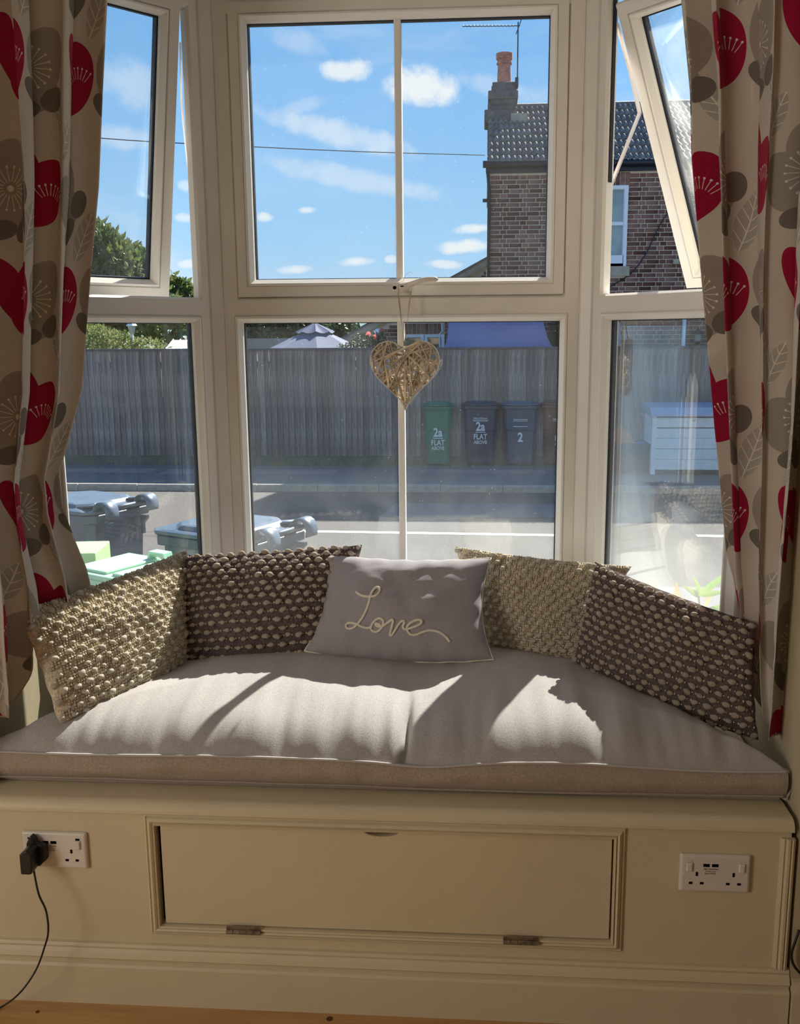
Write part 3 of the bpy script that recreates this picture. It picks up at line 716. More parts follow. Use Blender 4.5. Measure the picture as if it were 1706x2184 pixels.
# lettered pillow
root, S, out, f = make_pillow('plain lilac-grey pillow with cream cord lettering at the centre of the seat', bt(650, 1392, .645), bt(1052, 1410, .645), (1047, 1190), (690, 1182), .070, lean=31, seed=21, basem=LILAC, pinch=(.115, .10))
per = [S(-1 + 2 * k / 60, -1) for k in range(60)] + [S(1, -1 + 2 * k / 40) for k in range(40)] + [S(1 - 2 * k / 60, 1) for k in range(60)] + [S(-1, 1 - 2 * k / 40) for k in range(41)]
MB().tube(per, .0022, 6).build('piping', CORD, root, smooth=True)
bv = BVHTree.FromPolygons([Vector(v) for v in f.v], f.f)
def on_pillow(x, y, off=.0015):
    d = ray(640 + x / 4.062, 1180 + y / 4.062).normalized(); h_ = bv.ray_cast(EYE, d)
    return h_[0] - d * off if h_[0] else None
tracks = [[(485, 332), (510, 352), (545, 369), (595, 375), (640, 372), (675, 352), (690, 318), (678, 297), (655, 299), (630, 325), (610, 372), (595, 430), (568, 505), (530, 572), (490, 622), (455, 649), (415, 652), (398, 630), (410, 608), (445, 602), (490, 614), (530, 634), (570, 647), (600, 645), (625, 632)],
          [(716, 630), (700, 655), (668, 679), (635, 676), (613, 652), (625, 612), (655, 578), (690, 563), (716, 578), (722, 608), (706, 645), (690, 618), (656, 608), (668, 630), (716, 632), (760, 600), (798, 576), (806, 590), (795, 640), (779, 698), (790, 714), (810, 690), (850, 622), (878, 590), (900, 588), (905, 600), (892, 632), (905, 656), (945, 651), (1003, 632), (1045, 608), (1052, 584), (1022, 577), (972, 594), (932, 630), (930, 668), (958, 701), (1003, 706), (1050, 687), (1110, 669), (1170, 673), (1220, 691), (1265, 727), (1297, 768)]]
cm = MB()
for tk in tracks:
    sm_ = cr_spline([Vector((x, y, 0)) for x, y in tk], 6); pts = [on_pillow(p.x, p.y) for p in sm_]
    cm.tube([p for p in pts if p], .0034, 7)
cm.build('cord_lettering', CORD, root, smooth=True)

# ================================================================ HANGING HEART
hy = .80; hc = aty(864, 795, hy); ht = aty(864, 728, hy).z; hbz = aty(864, 874, hy).z
HR = empty('wicker_heart', (hc.x, hy, hbz), label='pale woven willow heart hanging by a ribbon from the window handle', cat='heart decoration')
def hp_(t, s=1.0):
    x = 16 * math.sin(t) ** 3; z = 13 * math.cos(t) - 5 * math.cos(2 * t) - 2 * math.cos(3 * t) - math.cos(4 * t)
    zt, zb = 11.9, -17.0
    return x / 16 * .096 * s, (z * s - zb) / (zt - zb) * (ht - hbz)
def inside(x, z):
    q = [hp_(2 * math.pi * k / 60) for k in range(60)]; c = False
    for k in range(60):
        (x1, z1), (x2, z2) = q[k], q[k - 1]
        if (z1 > z) != (z2 > z) and x < (x2 - x1) * (z - z1) / (z2 - z1) + x1: c = not c
    return c
for off in (-.007, .007):
    MB().tube([(hp_(2 * math.pi * k / 80)[0], off, hp_(2 * math.pi * k / 80)[1]) for k in range(81)], .0014, 6).build('wire_outline', WHITEWIRE, HR, world=False, smooth=True)
rr = random.Random(12); cnt = 0
while cnt < 92:
    t1, t2 = rr.uniform(0, 6.283), rr.uniform(0, 6.283)
    (x1, z1), (x2, z2) = hp_(t1), hp_(t2)
    L_ = math.hypot(x2 - x1, z2 - z1)
    if L_ < .045: continue
    if not all(inside(x1 + (x2 - x1) * q, z1 + (z2 - z1) * q) for q in (.12, .5, .88)): continue
    yy = rr.choice((-1, 1)) * rr.uniform(.005, .012); w_ = rr.uniform(-.004, .004)
    nx_, nz_ = -(z2 - z1) / L_, (x2 - x1) / L_
    pts = [(x1 * 1.0, 0, z1), (x1 + (x2 - x1) * .06, yy * .8, z1 + (z2 - z1) * .06), (x1 + (x2 - x1) * .5 + nx_ * w_, yy * 1.15, z1 + (z2 - z1) * .5 + nz_ * w_), (x1 + (x2 - x1) * .94, yy * .8, z1 + (z2 - z1) * .94), (x2, 0, z2)]
    MB().tube(cr_spline(pts, 3), rr.uniform(.0016, .0030), 5).build('willow_twig', TWIG, HR, world=False, smooth=True); cnt += 1
lp = [(.009 * math.cos(t), 0, aty(864, 745, hy).z - hbz + .009 * math.sin(t)) for t in np.linspace(0, 6.283, 21)]
MB().tube(lp, .0012, 5).build('hanging_ring', WHITEWIRE, HR, world=False, smooth=True)
rb = MB()
for px0, sx_ in ((849, 1), (876, -1)):
    a, b = aty(px0, 622, .83), aty(862, 738, .80); n_ = 10
    vs = []
    for k in range(n_ + 1):
        p = a.lerp(b, k / n_); tw = k * .25 * sx_; d = Vector((math.cos(tw), math.sin(tw), 0)) * .0022
        vs += [p - d, p + d]
    rb.add(vs, [(2 * k, 2 * k + 1, 2 * k + 3, 2 * k + 2) for k in range(n_)])
arc = cr_spline([aty(x, y, Y_) for x, y, Y_ in ((849, 622, .83), (850, 604, .83), (860, 600, .825), (862, 592, .82), (868, 583, .82), (878, 580, .82), (888, 586, .83), (893, 597, .835), (885, 606, .825), (876, 622, .83))], 4)
vs = []
for k, p in enumerate(arc): d = Vector((0, .0022, .0003)); vs += [p - d, p + d]
rb.add(vs, [(2 * k, 2 * k + 1, 2 * k + 3, 2 * k + 2) for k in range(len(arc) - 1)])
o = rb.build('ribbon', RIB, HR); sm2 = o.modifiers.new('thick', 'SOLIDIFY'); sm2.thickness = .0006

# ================================================================ CURTAINS
def curtain_mat():
    m = D.materials.new('poppy_print_cotton'); m.use_nodes = True; t = m.node_tree; t.nodes.clear(); N = NT(t)
    out = N.n('ShaderNodeOutputMaterial'); b = N.n('ShaderNodeBsdfPrincipled', {'Roughness': .85, 'Specular IOR Level': .15, 'Sheen Weight': .1})
    uv = N.n('ShaderNodeUVMap').outputs[0]; uv = N.n('ShaderNodeVectorMath', {0: uv, 1: (1 / 1.32, 1 / 1.32, 1)}, operation='MULTIPLY').outputs[0]; U, V, _ = N.n('ShaderNodeSeparateXYZ', {0: uv}).outputs
    W, H = .31, .37
    base = srgb(208, 199, 186); taupe = srgb(164, 156, 144); dk = srgb(122, 115, 107); leaf = srgb(180, 175, 164); red = srgb(166, 16, 60); line = srgb(232, 226, 212)
    col = c4(base)
    def local(cx, cy, rot=0):
        x = N.m('WRAP', N.m('SUBTRACT', U, cx), W / 2, -W / 2); y = N.m('WRAP', N.m('SUBTRACT', V, cy), H / 2, -H / 2)
        v = N.n('ShaderNodeCombineXYZ', {0: x, 1: y, 2: 0.0}).outputs[0]
        if rot: v = N.n('ShaderNodeMapping', {'Vector': v, 'Rotation': (0, 0, R(-rot))}).outputs[0]
        return v
    def ell(v, cx, cy, a, bb, rot=0):
        q = N.n('ShaderNodeMapping', {'Vector': v, 'Location': (-cx, -cy, 0)}).outputs[0]
        q = N.n('ShaderNodeMapping', {'Vector': q, 'Rotation': (0, 0, R(-rot))}).outputs[0]
        q = N.n('ShaderNodeVectorMath', {0: q, 1: (1 / a, 1 / bb, 1)}, operation='MULTIPLY').outputs[0]
        return N.m('LESS_THAN', N.n('ShaderNodeVectorMath', {0: q}, operation='LENGTH').outputs['Value'], 1.0)
    def uni(*ms):
        o = ms[0]
        for q in ms[1:]: o = N.m('MAXIMUM', o, q)
        return o
    def fan(v, cx, cy, n, r0, r1, a0, a1, w):
        q = N.n('ShaderNodeMapping', {'Vector': v, 'Location': (-cx, -cy, 0)}).outputs[0]
        x, y, _ = N.n('ShaderNodeSeparateXYZ', {0: q}).outputs
        r = N.n('ShaderNodeVectorMath', {0: q}, operation='LENGTH').outputs['Value']; a = N.m('ARCTAN2', y, x)
        s = N.m('MULTIPLY', N.m('ABSOLUTE', N.m('SINE', N.m('MULTIPLY', a, n / 2))), r)
        rad = N.m('MULTIPLY', N.m('LESS_THAN', s, w * n / 2), N.m('MULTIPLY', N.m('GREATER_THAN', r, r0), N.m('LESS_THAN', r, r1)))
        dots = N.m('MULTIPLY', N.m('LESS_THAN', s, w * n * 1.5), N.m('LESS_THAN', N.m('ABSOLUTE', N.m('SUBTRACT', r, r1)), .0016))
        wedge = N.m('MULTIPLY', N.m('GREATER_THAN', a, a0), N.m('LESS_THAN', a, a1))
        return N.m('MULTIPLY', N.m('MAXIMUM', rad, dots), wedge)
    def lay(mask, c):
        nonlocal col; col = N.mix(mask, col, c)
    def leafm(cx, cy, L_, w_, rot):
        v = local(cx, cy, rot)
        Rr = (L_ * L_ / 4 + w_ * w_ / 4) / w_
        m1 = ell(v, 0, Rr - w_ / 2, Rr, Rr); m2 = ell(v, 0, -(Rr - w_ / 2), Rr, Rr); mk = N.m('MULTIPLY', m1, m2)
        lay(mk, leaf)
        x, y, _ = N.n('ShaderNodeSeparateXYZ', {0: v}).outputs
        ay = N.m('ABSOLUTE', y)
        ve = N.m('LESS_THAN', N.m('ABSOLUTE', N.m('WRAP', N.m('SUBTRACT', x, ay), .009, -.009)), .0009)
        ml = N.m('LESS_THAN', ay, .0010)
        lay(N.m('MULTIPLY', N.m('MAXIMUM', ve, ml), mk), line)
    leafm(.145, .20, .10, .040, 70); leafm(.285, .02, .09, .036, 120); leafm(.01, .345, .08, .034, 60)
    for cx, cy, ro in ((.215, .085, 0), (.06, .255, 40)):
        v = local(cx, cy, ro)
        lay(uni(ell(v, -.026, .014, .042, .052, 20), ell(v, .030, .020, .040, .050, -25), ell(v, .004, -.030, .050, .038, 5)), taupe)
        lay(uni(ell(v, -.048, -.036, .027, .016, -30), ell(v, -.006, -.062, .032, .017, 10), ell(v, .048, -.042, .024, .018, 35)), dk)
        lay(fan(v, .006, .004, 18, .011, .034, -4, 4, .00055), line)
        lay(ell(v, .006, .004, .005, .005), line)
    for cx, cy, ro in ((.085, .095, 12), (.235, .275, -10)):
        v = local(cx, cy, ro)
        lay(uni(ell(v, -.021, .004, .027, .066, 17), ell(v, .012, -.010, .041, .060, -22), ell(v, -.004, -.034, .030, .034, 0)), red)
        lay(fan(v, .022, -.030, 26, .018, .036, .55, 2.5, .0005), line)
    tc = N.n('ShaderNodeTexCoord').outputs['Object']
    nzv = N.n('ShaderNodeTexNoise', {'Vector': N.n('ShaderNodeMapping', {'Vector': uv, 'Scale': (1400, 260, 1)}).outputs[0], 'Scale': 1.0}).outputs[0]
    col = N.mix(N.ss(nzv, .35, .7, 0, .12), col, (.1, .09, .08))
    N.L.new(col, b.inputs['Base Color'])
    N.L.new(N.n('ShaderNodeBump', {'Strength': .15, 'Distance': .001, 'Height': nzv}).outputs[0], b.inputs['Normal'])
    tr = N.n('ShaderNodeBsdfTranslucent', {'Color': col})
    mx = N.n('ShaderNodeMixShader', {0: .12, 1: b.outputs[0], 2: tr.outputs[0]})
    N.L.new(mx.outputs[0], out.inputs[0]); return m
CURT = curtain_mat()
def curtain(label, A, YB, edge, npl, amp, width, hemA, hemB, split, flip, seed, phase=0.0, u0=0.0):
    """edge: (px,py) list of the visible inner edge from top to bottom"""
    E = [aty(x, y, YB) for x, y in edge]; E.sort(key=lambda p: p.z)
    zs = [p.z for p in E]; xs = [p.x for p in E]
    root = empty('curtain', (A[0], A[1], hemA), label=label, cat='curtain', group='patterned curtains of the bay window')
    ZT = 2.44; nu, nv = 300, 150; vs = []; uvs = []
    for j in range(nv + 1):
        for i in range(nu + 1):
            s = i / nu; t = j / nv
            hem = hemA + (hemB - hemA) * min(1, max(0, (s - split) / .08)) ** 1.0
            hem += .004 * nz(s * 9, seed)
            z = ZT + (hem - ZT) * t
            bx_ = interp(z, zs, xs); a = Vector((A[0] + .012 * nz(z * 2, seed), A[1], 0)); b = Vector((bx_, YB, 0))
            d = (b - a); L_ = d.length; d.normalize(); n = Vector((-d.y, d.x, 0))
            # pleat phase drifts with height
            ph = 2 * math.pi * npl * (s ** (1 + .10 * nz(z * .8, seed, 3))) + phase + .55 * nz(s * 3, z * 1.1, seed) * 2
            am = amp * (.75 + .5 * nz(s * 4 + 5, z * .7, seed)) * (1 - .25 * min(1, max(0, (1.4 - z))))
            env = min(1, (1 - s) * 9) ** .7
            off = am * math.sin(ph) * (.35 + .65 * env) + .25 * am * math.sin(2.3 * ph + 1) * env
            al = s * L_ + .011 * math.sin(2 * ph + .6) * env
            p = a + d * al + n * off; p.z = z
            # folds collapse and crumple near the seat
            cr_ = max(0, 1.05 - z) * (1 if s > split else .3)
            p += n * .045 * cr_ * nz(s * 8, z * 9, seed + 7) + d * .03 * cr_ * nz(s * 7, z * 11, seed + 2)
            vs.append(p); uvs.append((u0 + flip * s * width, z))
    mb = MB().add(vs, [(j * (nu + 1) + i, j * (nu + 1) + i + 1, (j + 1) * (nu + 1) + i + 1, (j + 1) * (nu + 1) + i) for j in range(nv) for i in range(nu)])
    o = mb.build('drape', CURT, root, smooth=True)
    uvl = o.data.uv_layers.new(name='UVMap'); vi = np.zeros(len(o.data.loops), dtype=np.int32); o.data.loops.foreach_get('vertex_index', vi)
    uvl.data.foreach_set('uv', np.array(uvs, dtype=np.float32)[vi].ravel())
    sdm = o.modifiers.new('thick', 'SOLIDIFY'); sdm.thickness = .0012; sdm.offset = 0
    hm = []
    for i in range(0, nu + 1, 2): p = Vector(vs[nv * (nu + 1) + i]); hm.append(p + Vector((0, 0, .002)))
    h_ = MB().tube(hm, .0018, 5).build('hem', RIB, root, smooth=True)
    return root
curtain('left curtain, grey and crimson poppy print, its inner edge gathered behind the ivory pillow', (-1.105, .045), .40,
        [(222, 0), (212, 200), (204, 400), (186, 600), (168, 830), (132, 960), (116, 1010), (124, 1080), (150, 1150), (176, 1210), (190, 1270), (170, 1400)], 3.6, .042, 1.0, .655, .80, .36, 1, 3, .6, .06)
curtain('right curtain, grey and crimson poppy print, tapering to a point beside the brown pillow', (.640, .13), .36,
        [(1456, 0), (1476, 200), (1480, 340), (1503, 600), (1518, 760), (1530, 900), (1560, 1180), (1592, 1310), (1608, 1390), (1640, 1480), (1678, 1580)], 2.9, .036, .74, .625, .70, .55, -1, 9, 2.2, .20)

# ================================================================ OUTDOORS: GROUND
GZ, RZ = -.66, -.76
tag(MB().box(-14, 12, 1.05, 4.9, GZ - .2, GZ).build('front_garden', GARDEN), kind='structure')
tag(MB().box(-30, 30, 4.9, 6.2, GZ - .2, GZ + .002).build('near_pavement', PAVE), kind='structure')
tag(MB().box(-60, 60, 6.0, 12.2, RZ - .2, RZ).build('road', ASPH), kind='structure')
tag(MB().add([(-60, 11.9, GZ + .0), (60, 11.9, GZ), (60, 14.0, GZ + .03), (-60, 14.0, GZ + .03), (-60, 11.9, GZ - .3), (60, 11.9, GZ - .3), (60, 14.0, GZ - .3), (-60, 14, GZ - .3)], [(0, 1, 2, 3), (0, 4, 5, 1), (1, 5, 6, 2), (3, 2, 6, 7)]).build('far_pavement', PAVE), kind='structure')
tag(MB().box(-60, 60, 13.9, 70, GZ - .3, GZ - .02).build('back_garden_ground', GRASS), kind='structure')
pp = MB()
for x0, x1, y0, y1 in ((-7.2, -5.4, 12.9, 13.35), (-5.2, -2.35, 12.75, 13.3), (-1.0, 1.0, 12.9, 13.35), (1.1, 2.0, 12.4, 12.75)):
    zf = lambda y: GZ + .03 * (y - 11.9) / 2.1 + .0025
    pp.add([(x0, y0, zf(y0)), (x1, y0, zf(y0)), (x1, y1, zf(y1)), (x0, y1, zf(y1))], [(0, 1, 2, 3)])
tag(pp.build('pavement_repair', PINKP), kind='structure')
rp = MB()
rp.add([(-1.3, 9.9, RZ + .002), (1.9, 9.9, RZ + .002), (1.9, 10.9, RZ + .002), (-1.2, 10.85, RZ + .002)], [(0, 1, 2, 3)])
tag(rp.build('road_repair', PAVE), kind='structure')
lm = MB(); pL, pR = atz(625, 1133, RZ), atz(1250, 1143, RZ)
for a, b in ((pL, pR), (atz(1486, 1143, RZ), atz(1720, 1147, RZ))):
    lm.add([(a.x, a.y - .06, RZ + .003), (b.x, b.y - .06, RZ + .003), (b.x, b.y + .06, RZ + .003), (a.x, a.y + .06, RZ + .003)], [(0, 1, 2, 3)])
tag(lm.build('road_marking', LINE), kind='structure')
kb = empty('kerb', (0, 11.8, RZ), kind='structure')
km = MB().extrude_x([(-.0, -.05), (.0, .085), (.018, .102), (.125, .102), (.125, -.05)], 0, .905).mesh('kerb_stone', KERB)
xk = atz(676, 1036, GZ).x
for i in range(-6, 9): inst('kerb_stone', km, kb, loc=(xk + i * .915, rnd.uniform(-.004, .004), rnd.uniform(-.004, .004)), rot=(0, 0, rnd.uniform(-.004, .004)))
MB().extrude_x([(0, -.05), (0, .10), (.125, .10), (.125, -.05)], xk + 9 * .915, 40).build('kerb_run', KERB, kb, world=False, kind='stuff')
MB().extrude_x([(0, -.05), (0, .10), (.125, .10), (.125, -.05)], -40, xk - 6 * .915 - .01).build('kerb_run', KERB, kb, world=False, kind='stuff')
# weeds at the foot of the fence
wv = MB(); r_ = random.Random(5)
for i in range(900):
    x = r_.uniform(-7.5, 6) if i % 3 else r_.uniform(-5, -1.5); y = 13.80 + r_.uniform(-.14, .08); h_ = r_.uniform(.02, .09) * (1 + (r_.random() < .05)); a = r_.uniform(0, 6.28); dx, dy = .012 * math.cos(a), .012 * math.sin(a); l = r_.uniform(-.03, .03)
    wv.add([(x - dx, y - dy, GZ + .02), (x + dx, y + dy, GZ + .02), (x + l, y, GZ + .02 + h_)], [(0, 1, 2)])
tag(wv.build('verge_weeds', LEAFB), 'small weeds and moss along the foot of the board fence', 'weeds', kind='stuff')

# ================================================================ FENCE
FY = 13.95
fe = empty('board_fence', (0, FY, GZ), label='tall weathered grey closeboard fence across the street behind the bins', cat='fence')
fm = []
for k in range(3):
    m = MB(); h_ = 1.955 - .17
    m.add([(0, -.004, 0), (.112, -.020, 0), (.112, 0, 0), (0, .002, 0), (0, -.004, h_), (.112, -.020, h_), (.112, 0, h_), (0, .002, h_)], [(0, 3, 2, 1), (4, 5, 6, 7), (0, 1, 5, 4), (1, 2, 6, 5), (2, 3, 7, 6), (3, 0, 4, 7)])
    fm.append(m.mesh('board', FENCE))
i = 0; x = -8.6
while x < 6.2:
    o = inst('board', rnd.choice(fm), fe, loc=(x, rnd.uniform(-.003, .003), .17 + rnd.uniform(-.006, .004)), rot=(0, rnd.uniform(-.004, .004), 0), scale=(rnd.uniform(.88, 1.0), 1, 1))
    x += .098
MB().box(-9, 6.4, -.005, .025, .0, .172).build('gravel_board', FENCED, fe, world=False)
MB().box(-9, 6.4, -.035, .03, 1.95, 1.985).build('cap_rail', MOSSP, fe, world=False)
for z in (.5, 1.1, 1.7): MB().box(-9, 6.4, .003, .05, z, z + .07).build('arris_rail', FENCE, fe, world=False)
for x in (-6.95, -4.2, -1.45, 1.3, 4.05): MB().box(x - .05, x + .05, .004, .1, 0, 1.95).build('post', FENCE, fe, world=False)

# ================================================================ BRICKWORK / TILES
def visible(p, rects):
    x, y = proj(p); return any(a <= x <= c and b <= y <= d for a, b, c, d in rects)
def brick_wall(par, X0, X1, ZA, ZB, Y, holes, rects, limit, seed, top=None):
    r_ = random.Random(seed); L = par.location; st = MB(); n = 0
    me = {w: [MB().cbox(0, w, -.007 - k * .002, .01, 0, .064, .004).mesh('brick', BRICK) for k in range(2)] for w in (.213, .102)}
    z = ZA; row = 0
    while z + .065 < ZB:
        x = X0 - (.0 if row % 2 else .16); k = row % 2
        while x < X1:
            w = .213 if k % 2 else .102
            if row % 4 == 3: w = .213 if r_.random() < .8 else .102
            k += 1; x0, x1 = max(x, X0), min(x + w, X1); x += w + .011
            for a, b, c, d in holes:
                if a < x1 and x0 < c and b < z + .05 and z + .01 < d:
                    if x0 < a - .03: x1 = a - .004
                    elif x1 > c + .03: x0 = c + .004
                    else: x1 = x0
            if x1 - x0 < .035: continue
            if top and z + .065 > min(top(x0), top(x1)): continue
            full = abs((x1 - x0) - w) < .001
            if full and n < limit and visible(((x0 + x1) / 2, Y, z + .03), rects):
                inst('brick', r_.choice(me[w]), par, loc=(x0 - L.x, Y - L.y, z - L.z), rot=(r_.uniform(-.01, .01), 0, r_.uniform(-.008, .008))); n += 1
            else: st.cbox(x0, x1, Y - .008, Y + .01, z, z + .064, .004)
        z += .075; row += 1
    if st.v: st.build('brick_courses', BRICK, par, kind='stuff')
    return n
HYW = 15.1
hs = empty('brick_house', (3.4, HYW, GZ), label='brown brick house with dark tiled roof, chimney and white sash windows beyond the fence', cat='house')
HX0, HX1 = .10, 7.6; EZ = aty(1100, 366, HYW).z
swx1 = aty(1338, 450, HYW).x; swz1, swz0 = aty(1320, 396, HYW).z, aty(1320, 570, HYW).z
SW = (swx1 - .92, swz0, swx1, swz1)
gw = (aty(1296, 720, HYW).x, .6, aty(1322, 720, HYW).x, 1.72)
holes = [(SW[0] - .0, SW[1] - .15, SW[2], SW[3] + .225), (gw[0], gw[1], gw[2], gw[3])]
V1 = [(1040, 360, 1172, 600), (1285, 350, 1460, 632)]
print('bricks', brick_wall(hs, HX0, HX1, GZ, EZ, HYW, holes, V1, 260, 3))
MB().box(HX0, HX1, HYW, HYW + .3, GZ, EZ + .02).build('mortar_wall', MORT, hs)
MB().box(HX0, HX1, HYW + .3, HYW + 4.6, GZ, EZ).build('house_core', STACK, hs)
# soldier arch, window, sill
for i in range(12):
    x = SW[0] - .04 + i * .083
    a = (i - 5.5) * .012
    MB().cbox(x, x + .070, HYW - .015, HYW + .01, SW[3] + .002, SW[3] + .218, .004).build('arch_brick', BRICK, hs)
MB().box(SW[0] - .1, SW[2] + .06, HYW - .06, HYW + .05, SW[1] - .15, SW[1] + .015).build('stone_sill', STONE, hs)
def far_window(par, x0, x1, z0, z1, Y, mid=True, gl=WGLASS, name='window'):
    L = par.location; w = empty(name, (0, 0, 0)); w.parent = par
    f = MB(); f.ring(x0 - L.x, x1 - L.x, z0 - L.z, z1 - L.z, [(0, Y - L.y - .03), (.06, Y - L.y - .03), (.075, Y - L.y), (.075, Y - L.y + .05), (0, Y - L.y + .05)])
    if mid: zm = (z0 + z1) / 2 - L.z + .05; f.box(x0 + .06 - L.x, x1 - .06 - L.x, Y - L.y - .01, Y - L.y + .04, zm - .03, zm + .03)
    f.build('window_frame', WPAINT, w, world=False)
    if mid:
        MB().box(x0 + .075 - L.x, x1 - .075 - L.x, Y - L.y + .018, Y - L.y + .03, z0 - L.z + .07, zm - .03).build('window_pane', gl, w, world=False)
        MB().box(x0 + .075 - L.x, x1 - .075 - L.x, Y - L.y + .018, Y - L.y + .03, zm + .03, z1 - L.z - .07).build('window_pane', gl, w, world=False)
    else: MB().box(x0 + .07 - L.x, x1 - .07 - L.x, Y - L.y + .018, Y - L.y + .03, z0 - L.z + .07, z1 - L.z - .07).build('window_pane', gl, w, world=False)
    return w
far_window(hs, SW[0], SW[2], SW[1], SW[3], HYW - .02)
MB().box(SW[0] + .05, SW[2] - .05, HYW - .05, HYW - .02, SW[1] + .0, SW[1] + .20).build('window_base_panel', WPAINT, hs)
far_window(hs, gw[0], gw[2], gw[1], gw[3], HYW - .02)
# gutter and eaves, downpipes
MB().box(HX0 - .08, HX1 + .1, HYW - .10, HYW - .015, EZ - .03, EZ + .10).build('fascia', GUT, hs)
MB().tube([(HX0 - .13, HYW - .16, EZ + .10), (HX1 + .1, HYW - .16, EZ + .06)], .06, 8).build('gutter', GUT, hs, smooth=True)
MB().tube([(HX0 - .05, HYW - .10, EZ), (HX0 - .02, HYW - .05, EZ - .3), (HX0 - .04, HYW - .05, GZ)], .028, 8).build('downpipe', GUT, hs, smooth=True)
MB().box(HX0 - .13, HX0 + .0, HYW - .06, HYW - .02, aty(1035, 432, HYW).z, aty(1035, 425, HYW).z).build('pipe_bracket', GUT, hs)
dx_ = aty(1457, 700, HYW).x
MB().tube([(dx_, HYW - .07, GZ), (dx_, HYW - .07, 1.9)], .035, 8).build('white_downpipe', WPAINT, hs, smooth=True)
MB().tube(cr_spline([aty(1300, 612, HYW - .03), aty(1345, 583, HYW - .03), aty(1375, 545, HYW - .03), aty(1395, 505, HYW - .03), aty(1420, 460, HYW - .03), aty(1470, 400, HYW - .03)], 4), .010, 5).build('wall_cable', GUT, hs, smooth=True)
MB().box(aty(1434, 560, HYW).x, aty(1445, 560, HYW).x, HYW - .08, HYW - .02, aty(1440, 564, HYW).z, aty(1440, 554, HYW).z).build('vent_hood', STONE, hs)
lx_ = aty(1489, 715, HYW - .1)
ln = empty('wall_lantern', (lx_.x, HYW - .09, lx_.z), label='small black lantern on the house wall beside the white downpipe', cat='lantern')
MB().lathe([(.05, -.10), (.065, .02), (.06, .02)], n=6).build('lantern_glass', WGLASS, ln, world=False)
MB().lathe([(.095, .02), (.10, .03), (.03, .10), (.012, .13)], n=6).build('lantern_roof', GUT, ln, world=False)
MB().lathe([(.02, -.16), (.045, -.13), (.055, -.10)], n=6).box(-.01, .01, .0, .09, -.14, -.12).build('bracket', GUT, ln, world=False)
# roof
RY, RZt = HYW + 2.35, aty(1110, 229, HYW + 2.35).z
e0 = Vector((0, HYW - .16, EZ + .11)); e1 = Vector((0, RY, RZt)); sl = e1 - e0; NR = 9; g = sl.length / NR; sd_ = sl.normalized(); sn = Vector((1, 0, 0)).cross(sd_)
MB().add([(HX0 - .05, e0.y, e0.z - .02), (HX1 + .1, e0.y, e0.z - .02), (HX1 + .1, e1.y, e1.z - .02), (HX0 - .05, e1.y, e1.z - .02), (HX0 - .05, e1.y + 2.3, e0.z - .1), (HX1 + .1, e1.y + 2.3, e0.z - .1)], [(0, 1, 2, 3), (3, 2, 5, 4), (0, 3, 4), (1, 5, 2), (0, 4, 5, 1)]).build('roof_deck', GUT, hs)
tw = .098 * 1.0
prof = [(0, .0), (.014, .004), (.026, .022), (.042, .034), (.060, .030), (.074, .012), (.084, .0), (tw, .0)]
tmb = MB(); nP = len(prof)
for q, (yy, zz) in enumerate(((-.03, .030), (g + .02, .004))): tmb.v += [(x, yy, z + zz) for x, z in prof]
tmb.v += [(x, -.03, z + .014) for x, z in prof]
tmb.f += [(k, k + 1, nP + k + 1, nP + k) for k in range(nP - 1)] + [(k, 2 * nP + k, 2 * nP + k + 1, k + 1) for k in range(nP - 1)]
tme = tmb.mesh('roof_tile', TILE, True)
for pl in tme.polygons:
    if pl.index >= nP - 1: pl.use_smooth = False
Mrot = Matrix(((1, 0, 0), (0, sd_.y, sn.y), (0, sd_.z, sn.z))).to_4x4()
st = MB(); nt = 0; VT = [(1030, 225, 1172, 362), (1295, 220, 1400, 352)]
TS = [Vector(v) for v in tmb.v]
for r in range(NR):
    x = HX0 - .04
    while x < HX1:
        p = e0 + sd_ * (g * r) + Vector((x, 0, 0)); p.x = x
        rz_ = rnd.uniform(-.02, .02); Mw = Matrix.Translation(p + sn * rnd.uniform(0, .006)) @ Mrot @ Matrix.Rotation(rz_, 4, 'Z')
        if nt < 290 and visible(p, VT): inst('roof_tile', tme, hs, mw=Matrix.Translation(-hs.location) @ Mw); nt += 1
        else: st.add([Mw @ v for v in TS], tmb.f)
        x += tw
st.build('tile_courses', TILE, hs, kind='stuff'); print('tiles', nt)
MB().tube([(HX0 - .05, RY, RZt + .0), (HX1 + .1, RY, RZt)], .07, 8).build('ridge_tiles', TILE, hs)
# chimney
cy_ = HYW + 1.9
def cpt(px, py): p = aty(px, py, cy_ - .25); return p.x, p.z
cm_ = MB()
def cstack(x0, x1, py0, py1, d=.3):
    a = aty(x0, py0, cy_ - .3); b = aty(x1, py1, cy_ - .3); cm_.box(a.x, b.x, cy_ - d, cy_ + d, b.z, a.z)
cstack(1042, 1100, 218, 300, .26); cstack(1033, 1098, 233, 262, .29)
cstack(1046, 1101, 206, 222, .28); cstack(1041, 1105, 193, 210, .31); cstack(1048, 1102, 181, 195, .27); cstack(1050, 1099, 173, 183, .25)
cm_.build('chimney_stack', STACK, hs, bevel=.02)
px_ = aty(1075, 175, cy_); zt = aty(1075, 115, cy_).z; r0 = .13
MB().lathe([(r0 * 1.05, px_.z - .05), (r0, px_.z + .02), (r0 * .93, zt - .19), (r0 * 1.12, zt - .185), (r0 * 1.12, zt - .16), (r0 * .95, zt - .15), (r0 * 1.0, zt - .11), (r0 * 1.17, zt - .10), (r0 * 1.19, zt), (r0 * .9, zt), (r0 * .85, zt - .1)], (px_.x, cy_), 18).build('chimney_pot', POT, hs, smooth=False)
